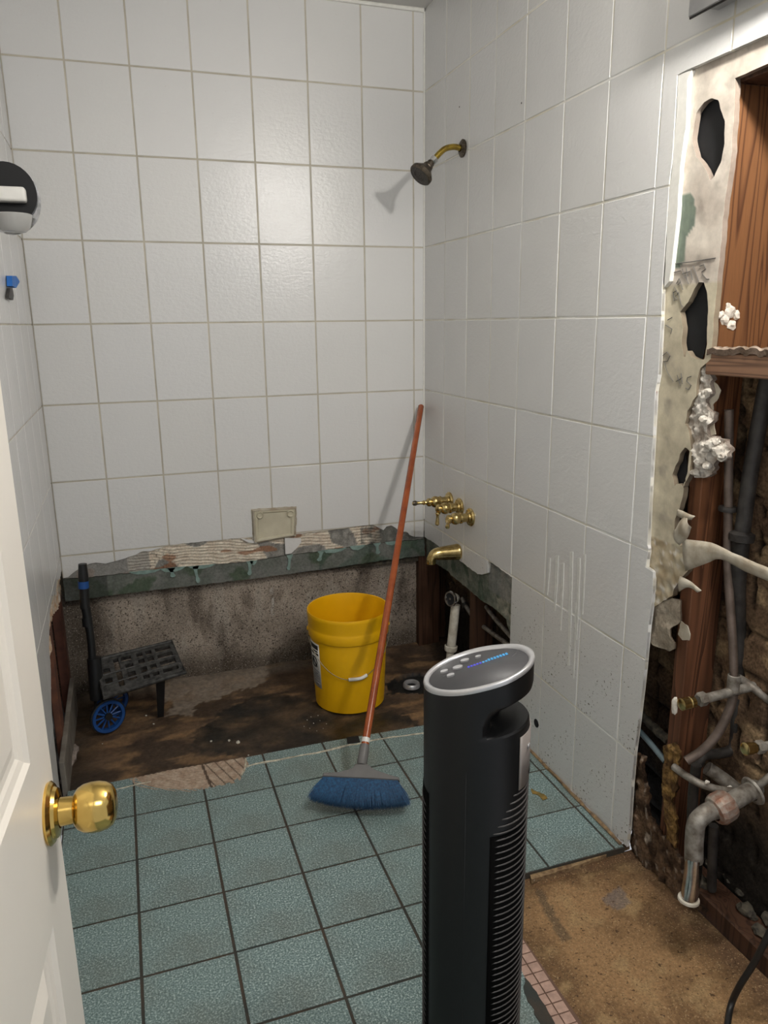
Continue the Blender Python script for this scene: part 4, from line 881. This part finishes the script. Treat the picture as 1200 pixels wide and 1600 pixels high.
def topdisc(name, x, y, rx, ry, m, parent, h=.003, rot=0.0, n=20):
    bm = bmesh.new(); A = []; B = []
    for k in range(n):
        a = 2 * math.pi * k / n; u, v = rx * math.cos(a), ry * math.sin(a); c_, s_ = math.cos(rot), math.sin(rot); X, Y = x + u * c_ - v * s_, y + u * s_ + v * c_
        A.append(bm.verts.new((X, Y, topz(X) - .003))); B.append(bm.verts.new((X, Y, topz(X) - .0025 + h)))
    for k in range(n): bm.faces.new((A[k], A[(k + 1) % n], B[(k + 1) % n], B[k]))
    bm.faces.new(B); return from_bm(name, bm, m, parent)
def topquad(name, P, m, parent, h=.0008):
    bm = bmesh.new(); A = [bm.verts.new((x, y, topz(x) - .003)) for x, y in P]; B = [bm.verts.new((x, y, topz(x) - .0025 + h)) for x, y in P]; n = len(P)
    for k in range(n): bm.faces.new((A[k], A[(k + 1) % n], B[(k + 1) % n], B[k]))
    bm.faces.new(B); return from_bm(name, bm, m, parent)
# panel coordinates: +x towards the back (high side), +y to the left of that
def panel_at(px, py):
    z = .85
    for _ in range(12):
        p = ZP(px, py, z); d_ = p - fc; c_, s_ = math.cos(-ba), math.sin(-ba); x = d_.x * c_ - d_.y * s_; y = d_.x * s_ + d_.y * c_; z = topz(x)
    return x, y
for a, b, r in ((694, 1048, .0062), (704, 1054, .0062), (715, 1042, .0082), (726, 1031, .0072), (747, 1025, .005)):
    x, y = panel_at(a, b); topdisc('button', x, y, r, r * .8, M['silver'], pn)
pa = [panel_at(731 + 4.6 * i + (0 if i < 4 else 0), 1041.5 - 1.55 * i) for i in range(15)]
for i in range(14):
    (x0, y0), (x1, y1) = pa[i], pa[i + 1]; dx, dy = (x1 - x0), (y1 - y0); w = (.0050 + .003 * (i > 6)) / max(math.hypot(dx, dy), 1e-6)
    nx, ny = -dy * w, dx * w; topquad('display_segment', [(x0 + .1 * dx, y0 + .1 * dy), (x0 + .72 * dx, y0 + .72 * dy), (x0 + .72 * dx + nx, y0 + .72 * dy + ny), (x0 + .1 * dx + nx, y0 + .1 * dy + ny)], M['led_violet'] if i < 5 else M['led_blue'], pn)
for a, b, c_, d_ in ((806, 1017, 812, 1013), (800, 1024, 806, 1019), (744, 1013, 790, 1005), (692, 1056, 696, 1053)):
    x0, y0 = panel_at(a, b); x1, y1 = panel_at(c_, d_); topquad('panel_print', [(x0, y0), (x1, y1), (x1 + .001, y1 + .001), (x0 + .001, y0 + .001)], simple('faint_print', (.22, .22, .22), .5) if 'faint' not in M else M['faint'], pn)
# slots front and back: each louvre a curved rib
def rib(a0, a1, z0, z1, tw, name, m, n=14, out=.0022, drop=.0):
    bm = bmesh.new(); pts = []
    for i in range(n + 1):
        t = i / n; a = a0 + (a1 - a0) * t; h = z0 + (z1 - z0) * t + drop * (2 * t - 1) ** 2; fade = math.sin(math.pi * min(1, max(0, t))) ** .3 if 0 < t < 1 else 0
        r = frad(a, min(h, .6)) + out * fade - .0008; pts.append(Vector((r * math.cos(a), r * math.sin(a), h)))
    tube(bm, pts, tw, 5); ob = from_bm(name, bm, m, g, True); ob.rotation_euler.z = ba; return ob
M['ribm'] = simple('louvre_plastic', (.075, .070, .068), .4)
def band(name, a0, a1, z0, z1, off, m):
    bm = bmesh.new(); n = 20; rws = []
    for h in (z0, z1): rws.append([bm.verts.new(((frad(a0 + (a1 - a0) * i / n, .4) + off) * math.cos(a0 + (a1 - a0) * i / n), (frad(a0 + (a1 - a0) * i / n, .4) + off) * math.sin(a0 + (a1 - a0) * i / n), h)) for i in range(n + 1)])
    for i in range(n): bm.faces.new((rws[0][i], rws[0][i + 1], rws[1][i + 1], rws[1][i]))
    ob = from_bm(name, bm, m, g, True); md = ob.modifiers.new('s', 'SOLIDIFY'); md.thickness = .0006; md.offset = 1; ob.rotation_euler.z = ba; return ob
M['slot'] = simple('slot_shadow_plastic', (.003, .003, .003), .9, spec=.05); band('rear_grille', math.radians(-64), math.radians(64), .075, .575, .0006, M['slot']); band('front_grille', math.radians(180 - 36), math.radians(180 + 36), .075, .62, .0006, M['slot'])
nr_ = 48; zz = .085
for i in range(nr_):
    h = .085 + i * (.650 - .085) / nr_; wdeg = 62 if h < .575 else 62 - (h - .575) * 420
    rib(math.radians(-wdeg), math.radians(wdeg), h, h, .0015, 'louvre', M['ribm'], 16, .0024, .0)
for i in range(42):
    h = .085 + i * .0126; rib(math.radians(180 - 36), math.radians(180 + 36), h + .010, h - .010, .0014, 'louvre', M['ribm'], 8, .0022)
def back_plate(name, a0, a1, z0, z1, off, m, parent, th=.002):
    bm = bmesh.new(); n = 12; rws = []
    for h in (z0, z1): rws.append([bm.verts.new(((frad(a0 + (a1 - a0) * i / n, .4) + off) * math.cos(a0 + (a1 - a0) * i / n), (frad(a0 + (a1 - a0) * i / n, .4) + off) * math.sin(a0 + (a1 - a0) * i / n), h)) for i in range(n + 1)])
    for i in range(n): bm.faces.new((rws[0][i], rws[0][i + 1], rws[1][i + 1], rws[1][i]))
    ob = from_bm(name, bm, m, parent, True); md = ob.modifiers.new('s', 'SOLIDIFY'); md.thickness = th; md.offset = 1
    if parent is g: ob.rotation_euler.z = ba
    return ob
pl = back_plate('rear_plate', math.radians(-29), math.radians(29), .645, .738, .001, M['plate'], g)
back_plate('button', math.radians(-15), math.radians(-11), .710, .717, .0035, M['silver'], pl); back_plate('plate_mark', math.radians(-8), math.radians(8), .658, .663, .0035, M['ink'], pl, .0004)
back_plate('seam', math.radians(-92), math.radians(-91.4), .05, .69, .0002, M['void'], g, .0004)
# ---------------------------------------------------------------- folding trolley
g = th('folding_trolley', (-1.2, -.25, SUB), 'black folding luggage trolley with blue wheels standing against the back wall', 'trolley')
ty = -.24
def LP(nm, pts, r, m, **k): return PP(g, nm, pts, r, m, **k)
pole = [YP(130, 884, -.20), YP(134, 950, -.215), YP(142, 1000, -.23), YP(147, 1075, -.24)]
LP('handle_grip', [YP(129, 881, -.20), YP(131, 915, -.205), YP(133, 950, -.215)], [.014, .0175, .016, .0165], M['black'])
LP('pole', pole[1:], [.0155, .0135, .0130, .0145], M['black'])
LP('locking_collar', [YP(130, 908, -.204), YP(130.6, 919, -.206)], .0182, M['blue'], curve=False)
LP('pole_joint', [YP(136, 965, -.217), YP(137, 978, -.22)], .0175, M['black'], curve=False)
# platform, tilted: corners
pc = [YP(150, 1032, -.16), YP(268, 1003, -.12), YP(289, 1050, -.30), YP(163, 1090, -.33)]
uu = (pc[1] - pc[0]); vv = (pc[3] - pc[0]); nn = uu.cross(vv).normalized(); nn = nn if nn.z > 0 else -nn
fP = lambda u, v, d: pc[0].lerp(pc[1], u).lerp(pc[3].lerp(pc[2], u), v) + nn * d
slots = [(.05, .14, .32, .48), (.05, .14, .58, .74), (.20, .27, .12, .88), (.30, .43, .12, .24), (.33, .43, .34, .50), (.33, .43, .58, .80)]
for us_ in ((.50, .58), (.62, .70)):
    for vs_ in ((.12, .24), (.32, .46), (.54, .68), (.78, .88)): slots.append((*us_, *vs_))
for vs_ in ((.12, .24), (.32, .46), (.54, .68), (.78, .88)): slots.append((.75, .95, *vs_))
ux = sorted({0.0, 1.0, *[x for s in slots for x in s[:2]]}); vx = sorted({0.0, 1.0, *[x for s in slots for x in s[2:]]})
bm = bmesh.new(); Vd = {}
def pv_(i, j, d):
    if (i, j, d) not in Vd: Vd[(i, j, d)] = bm.verts.new(fP(ux[i], vx[j], d))
    return Vd[(i, j, d)]
cell = lambda i, j: 0 <= i < len(ux) - 1 and 0 <= j < len(vx) - 1 and not any(s[0] - 1e-6 <= ux[i] and ux[i + 1] <= s[1] + 1e-6 and s[2] - 1e-6 <= vx[j] and vx[j + 1] <= s[3] + 1e-6 for s in slots)
for i in range(len(ux) - 1):
    for j in range(len(vx) - 1):
        if not cell(i, j): continue
        for d, s in ((.006, 1), (-.012, -1)): bm.faces.new([pv_(a, b, d) for a, b in ((i, j), (i + 1, j), (i + 1, j + 1), (i, j + 1))])
        for (di, dj), (a, b) in (((-1, 0), ((i, j), (i, j + 1))), ((1, 0), ((i + 1, j), (i + 1, j + 1))), ((0, -1), ((i, j), (i + 1, j))), ((0, 1), ((i, j + 1), (i + 1, j + 1)))):
            if not cell(i + di, j + dj): bm.faces.new((pv_(*a, .006), pv_(*b, .006), pv_(*b, -.012), pv_(*a, -.012)))
M['dusty'] = simple('dusty_black_plastic', (.07, .068, .064), .55, c2=(.010, .010, .010), scale=70)
local(g, from_bm('platform', bm, M['dusty'], g))
rim = [fP(0, 0, 0), fP(1, 0, 0), fP(1, 1, 0), fP(0, 1, 0), fP(0, 0, 0)]
LP('platform_rim', rim, .009, M['dusty'], curve=False)
for v_ in (.46, .72): LP('rail', [fP(.02, v_, .004), fP(.98, v_, .004)], .0035, M['dusty'], curve=False, seg=6)
lg = fP(.80, .78, -.01)
bm = bmesh.new(); f0 = ZP(251, 1119, SUB); 
for (a, b, w0, w1) in ((fP(.70, .90, -.008), f0, .016, .011),):
    vs_ = []
    for p, w in ((a, w0), (b, w1)): vs_ += [bm.verts.new(p + Vector((sx * w, sy * w * .7, 0))) for sx, sy in ((-1, -1), (1, -1), (1, 1), (-1, 1))]
    for i in range(4): bm.faces.new((vs_[i], vs_[(i + 1) % 4], vs_[4 + (i + 1) % 4], vs_[4 + i]))
    bm.faces.new(vs_[:4]); bm.faces.new(vs_[4:])
local(g, from_bm('leg', bm, M['black'], g))
LP('hinge_block', [YP(147, 1028, -.235), YP(152, 1092, -.25)], .024, M['black'], curve=False, seg=8)
def wheel(c, ax, r):
    ax = Vector(ax).normalized(); u, v = frame_of(ax)
    w = TT(g, 'wheel', [(r * .80, -.010), (r * .97, -.011), (r, -.004), (r, .004), (r * .97, .011), (r * .80, .010)], c, ax, M['blue'], close=True, seg=36)
    for k in range(12):
        a = 2 * math.pi * k / 12; dd = u * math.cos(a) + v * math.sin(a); local(g, pipe('spoke', [c + dd * r * .22, c + dd * r * .86], .0032, M['blue'], g, 5, curve=False))
    TT(g, 'hub', [(0, -.012), (r * .20, -.011), (r * .22, 0), (r * .22, .011), (0, .012)], c, ax, M['black'], seg=16)
    TT(g, 'tyre', [(r * .95, -.008), (r * 1.06, -.006), (r * 1.06, .006), (r * .95, .008)], c, ax, M['black'], seg=36, close=True)
wr_ = .060
wc_ = YP(168, 1114, -.285); wheel(Vector((wc_.x, wc_.y, SUB + wr_ * 1.06 + .002)), (.42, -.9, 0), wr_)
wheel(Vector((wc_.x + .012, wc_.y + .11, SUB + wr_ * 1.06 + .002)), (.42, -.9, 0), wr_)
LP('axle', [Vector((wc_.x, wc_.y, SUB + wr_)), Vector((wc_.x + .012, wc_.y + .11, SUB + wr_))], .005, M['black'], curve=False)
LP('rear_bar', [YP(146, 1085, -.245), YP(200, 1075, -.25), YP(250, 1062, -.24)], .010, M['black'], curve=False)
# ---------------------------------------------------------------- door in the left foreground
da = math.radians(85); ED = Vector((-1.277, -2.05, 0)); dd_ = Vector((math.cos(da), math.sin(da), 0)); dw_ = .71; hinge = ED - dd_ * dw_
g = structure(empty('door_1', hinge)); g.rotation_euler.z = da
# local: x along the door from hinge to edge, y to the left (away from room), z up
y0, y1 = 0.0, .035; ZT = 2.03
pans = [(.085, .315, .20, .745), (.395, .625, .20, .745), (.085, .315, .94, 1.60), (.395, .625, .94, 1.60), (.085, .315, 1.70, 1.93), (.395, .625, 1.70, 1.93)]
xs = sorted({0, dw_, *[p for s in pans for p in s[:2]]}); zs = sorted({.008, ZT, *[p for s in pans for p in s[2:]]})
bm = bmesh.new()
for s in (0, 1):
    yy = y0 if s == 0 else y1; sg = 1 if s == 0 else -1; D = {}
    def dv(x, z, y):
        k = (round(x, 4), round(z, 4), round(y, 4))
        if k not in D: D[k] = bm.verts.new((x, y, z))
        return D[k]
    for i in range(len(xs) - 1):
        for j in range(len(zs) - 1):
            if any(abs(xs[i] - p[0]) < 1e-6 and abs(zs[j] - p[2]) < 1e-6 for p in pans):
                p = [q for q in pans if abs(xs[i] - q[0]) < 1e-6 and abs(zs[j] - q[2]) < 1e-6][0]; prev = None
                for ins_, dep in ((0, 0), (.004, .005), (.012, .007), (.016, .0095), (.024, .0095), (.046, .002)):
                    rg = [dv(p[0] + ins_, p[2] + ins_, yy + sg * dep), dv(p[1] - ins_, p[2] + ins_, yy + sg * dep), dv(p[1] - ins_, p[3] - ins_, yy + sg * dep), dv(p[0] + ins_, p[3] - ins_, yy + sg * dep)]
                    if prev:
                        for k in range(4): bm.faces.new((prev[k], prev[(k + 1) % 4], rg[(k + 1) % 4], rg[k]))
                    prev = rg
                bm.faces.new(prev)
            else: bm.faces.new((dv(xs[i], zs[j], yy), dv(xs[i + 1], zs[j], yy), dv(xs[i + 1], zs[j + 1], yy), dv(xs[i], zs[j + 1], yy)))
def sidef(a, b):
    bm.faces.new([bm.verts.new(v) for v in ((a[0], y0, a[1]), (b[0], y0, b[1]), (b[0], y1, b[1]), (a[0], y1, a[1]))])
for a, b in (((0, .008), (dw_, .008)), ((dw_, .008), (dw_, ZT)), ((dw_, ZT), (0, ZT)), ((0, ZT), (0, .008))): sidef(a, b)
bmesh.ops.remove_doubles(bm, verts=bm.verts, dist=1e-5)
from_bm('door_leaf', bm, M['door'], g)
kz = .851; kx = dw_ - .040
def KN(root, name, prof, m, **k): return turned(name, prof, (kx, 0, kz), (0, -1, 0), m, root, **k)
rs = KN(g, 'door_rosette', [(0, 0), (.033, 0), (.034, .003), (.031, .006), (.028, .0065), (.026, .010), (.017, .012)], M['brass'], seg=40)
KN(g, 'door_knob', [(.0155, .010), (.0150, .024), (.0148, .0262), (.0175, .0270), (.0222, .0305), (.0256, .0365), (.0272, .0450), (.0270, .0530), (.0252, .0605), (.0215, .0665), (.0150, .0700), (.007, .0712), (0, .0714)], M['brass'], seg=48, angle=60)
box('latch_plate', dw_ - .0005, dw_ + .001, .006, .029, kz - .028, kz + .028, M['brass'], g)
# ---------------------------------------------------------------- accessory and tape on the left wall
hy = -.75; hc = YP(18, 305, hy)
g = th('razor_holder', (L, hy, hc.z), 'black oval holder with white bar and clear tray, high on the left wall', 'holder')
eo = YP(12, 308, hy)
def oval(name, c, a, b, y0_, y1_, m, n=32):
    bm = bmesh.new(); A = []
    for yy in (y0_, y1_): A.append([bm.verts.new((c.x + a * math.cos(2 * math.pi * k / n), yy, c.z + b * math.sin(2 * math.pi * k / n))) for k in range(n)])
    for k in range(n): bm.faces.new((A[0][k], A[0][(k + 1) % n], A[1][(k + 1) % n], A[1][k]))
    bm.faces.new(A[0]); bm.faces.new(A[1]); return local(g, from_bm(name, bm, m, g, True, angle=50))
oval('back_disc', eo + Vector((0, 0, .008)), .067, .070, hy, hy - .012, M['black_gloss']); oval('chrome_rim', eo + Vector((.001, 0, -.004)), .072, .082, hy + .006, hy - .0, M['chrome'])
c0 = YP(-40, 288, hy - .05); c1 = YP(41, 315, hy - .05)
bm = bmesh.new(); bbox(bm, c0.x, c1.x, hy - .05, hy - .012, min(c0.z, c1.z), max(c0.z, c1.z), .008, 3); local(g, from_bm('bar', bm, M['whiteplastic'], g, True, angle=60))
TT(g, 'tray', [(0, -.040), (.026, -.038), (.036, -.028), (.044, 0), (.042, .002), (.034, -.024), (0, -.032)], YP(20, 336, hy - .03), (0, 0, 1), M['cup'])
tz_ = YP(15, 440, -.70); g = th('tape_scrap', (L, tz_.y, tz_.z), 'scrap of blue tape with a dark tail stuck on the left wall', 'tape')
Xt = L + .004
ribbon_pts = [XP(10, 432, Xt), XP(20, 436, Xt), XP(22, 443, Xt), XP(16, 450, Xt)]
P = [XP(a, b, Xt) for a, b in ((11, 431), (18, 431), (24, 440), (18, 450), (12, 447))]
tpn = prism('tape', [(p.y, p.z) for p in P], lambda u, v, d: (Xt + d, u, v), .012, -.002, M['tape'], g); local(g, tpn)
P = [XP(a, b, Xt) for a, b in ((12, 450), (16, 450), (18, 462), (17, 469), (10, 465))]
local(g, prism('tail', [(p.y, p.z) for p in P], lambda u, v, d: (Xt + d, u, v), .006, -.002, M['darkpipe'], g))
# ---------------------------------------------------------------- light bar above the opening
FX = -.05; q0 = XP(1075, 27, FX)
g = th('vanity_light', (0, -2.0, q0.z), 'grey metal vanity light bar mounted high on the right wall', 'light')
yA = q0.y; zA = q0.z
local(g, box('front_plate', FX, FX + .006, yA, -2.52, zA, zA + .16, M['fixture'], g, .0012)); local(g, box('plate_trim', FX + .005, FX + .008, yA + .003, -2.523, zA - .003, zA + .163, M['darkpipe'], g, .001))
local(g, box('back_box', 0, FX + .008, yA - .025, -2.50, zA + .008, zA + .15, M['fixture'], g, .002))
for yb in (-1.90, -2.14):
    c = Vector((FX - .075, yb, zA + .085))
    TT(g, 'socket', [(0, 0), (.026, 0), (.026, .012), (.018, .02), (.018, .05)], Vector((FX, yb, zA + .085)), (-1, 0, 0), M['fixture'])
    bm = bmesh.new(); bmesh.ops.create_icosphere(bm, subdivisions=2, radius=.032); bmesh.ops.translate(bm, verts=bm.verts, vec=c)
    local(g, from_bm('bulb', bm, M['bulb'], g, True))
# ---------------------------------------------------------------- cord, paper, crumbs, small marks
cd = pipe('power_cord', [YP(1225, 1410, -1.95), YP(1200, 1462, -1.95), YP(1178, 1505, -1.94), YP(1156, 1540, -1.93), ZP(1143, 1568, .004), ZP(1137, 1600, -.008), ZP(1134, 1660, -.008), ZP(1150, 1750, -.008)], .0065, M['cord'], None, 10); tag(cd, 'black power cord dropping to the brown subfloor at the right edge', 'cord')
pp = xy([(92, 1232), (105, 1200), (108, 1180), (118, 1168), (124, 1172), (120, 1190), (110, 1205), (100, 1228)], SUB)
w = tag(sheet('torn_paper_scrap', rough_poly(pp, .012, .004, 2), lambda u, v, d: (u, v, SUB + .014 + d), .006, lambda u, v: .012 * FB(u, v, 22, 6), lambda u, v, h: mix((.36, .31, .28), (.22, .18, .15), .5 + FB(u, v, 30, 3)), M['vgyp'], thick=.006), 'crumpled grey paper scrap on the tub floor behind the door knob', 'paper')
def crumb(px, py, r, z, seed, label):
    p = ZP(px, py, z); r *= .55 if px > 450 else .8; o = lump('plaster_crumb', (0, 0, 0), (r, r * 1.2, r * .6), M['crumb'], None, seed, sub=1); o.location = p; tag(o, label, 'crumb', 'plaster crumbs on the bare floor'); return o
cl = 'small pale plaster crumb on the bare tub floor'
for i, (a, b, r) in enumerate(((330, 1158, .006), (372, 1160, .010), (358, 1157, .006), (240, 1131, .005), (228, 1118, .005), (388, 1180, .004), (160, 1162, .003), (480, 1125, .004), (490, 1130, .004), (484, 1138, .003), (500, 1126, .003), (475, 1135, .003), (495, 1142, .003), (510, 1131, .003), (497, 1118, .004), (505, 1138, .0025), (486, 1120, .003))):
    crumb(a, b, r, SUB + .003, i * 1.7, cl)
cr = crumb(834, 1374, .006, -.012, 90, cl); cr['label'] = 'pale crumb at the edge of the brown subfloor beside the fan'; del cr['group']
hl_ = XP(838, 1130, 0); tag(turned('wall_hole', [(0, .0015), (.012, .0015), (.014, .0006), (.014, -.001)], hl_, (-1, 0, 0), M['void']), 'small dark hole in the white tile near the floor, right of the fan', 'hole')
for a, b in ((718, 167), (815, 161)):
    tag(turned('screw_hole', [(0, .0012), (.0024, .0010), (.0028, -.001)], XP(a, b, 0), (-1, 0, 0), M['ink'], None, 10), 'dark screw hole in the upper right wall ' + ('nearer the corner' if a < 800 else 'further from the corner'), 'hole')
st = sheet('rusty_leaf_debris', rough_poly(xy([(830, 1232), (838, 1236), (850, 1240), (856, 1247), (848, 1250), (842, 1243), (832, 1240)], .002), .005, .003, 5), lambda u, v, d: (u, v, .0015 + d), .003, lambda u, v: .0015 * abs(N(u, v, 60)), lambda u, v, h: mix((.30, .19, .05), (.10, .09, .03), .5 + N(u, v, 50)), M['v'], thick=.001)
tag(st, 'small brown and green smear of debris on the green tile right of the fan', 'debris')

M['smear'] = simple('dried_grout_smear', (.76, .76, .72), .5, c2=(.66, .66, .63), scale=60, bump=.3)
for k, (x, ya, yb, w) in enumerate(((871, 868, 955, 2.2), (880, 880, 985, 1.6), (893, 862, 1040, 2.6), (905, 872, 1000, 2.0), (914, 866, 960, 1.6), (859, 872, 930, 1.4), (900, 940, 1060, 1.2))):
    P = rough_poly(yz([(x - w, ya), (x + w, ya), (x + w * .6 - 1, (ya + yb) / 2), (x - 3, yb), (x - w - 3, yb), (x - w * 1.2 - 1, (ya + yb) / 2)]), .015, .0012, k)
    prism('grout_smear', P, fR, .0012, -.001, M['smear'], wr)
gapP = [(x, y) for x, y in xy([(820, 1528), (829, 1538), (838, 1552), (852, 1574), (866, 1600), (876, 1625), (856, 1630), (842, 1600), (830, 1572), (818, 1552)], -.002)]
prism('broken_edge', rough_poly(gapP, .01, .004, 5), fF, .0012, -.012, M['grout_dark'], fl)
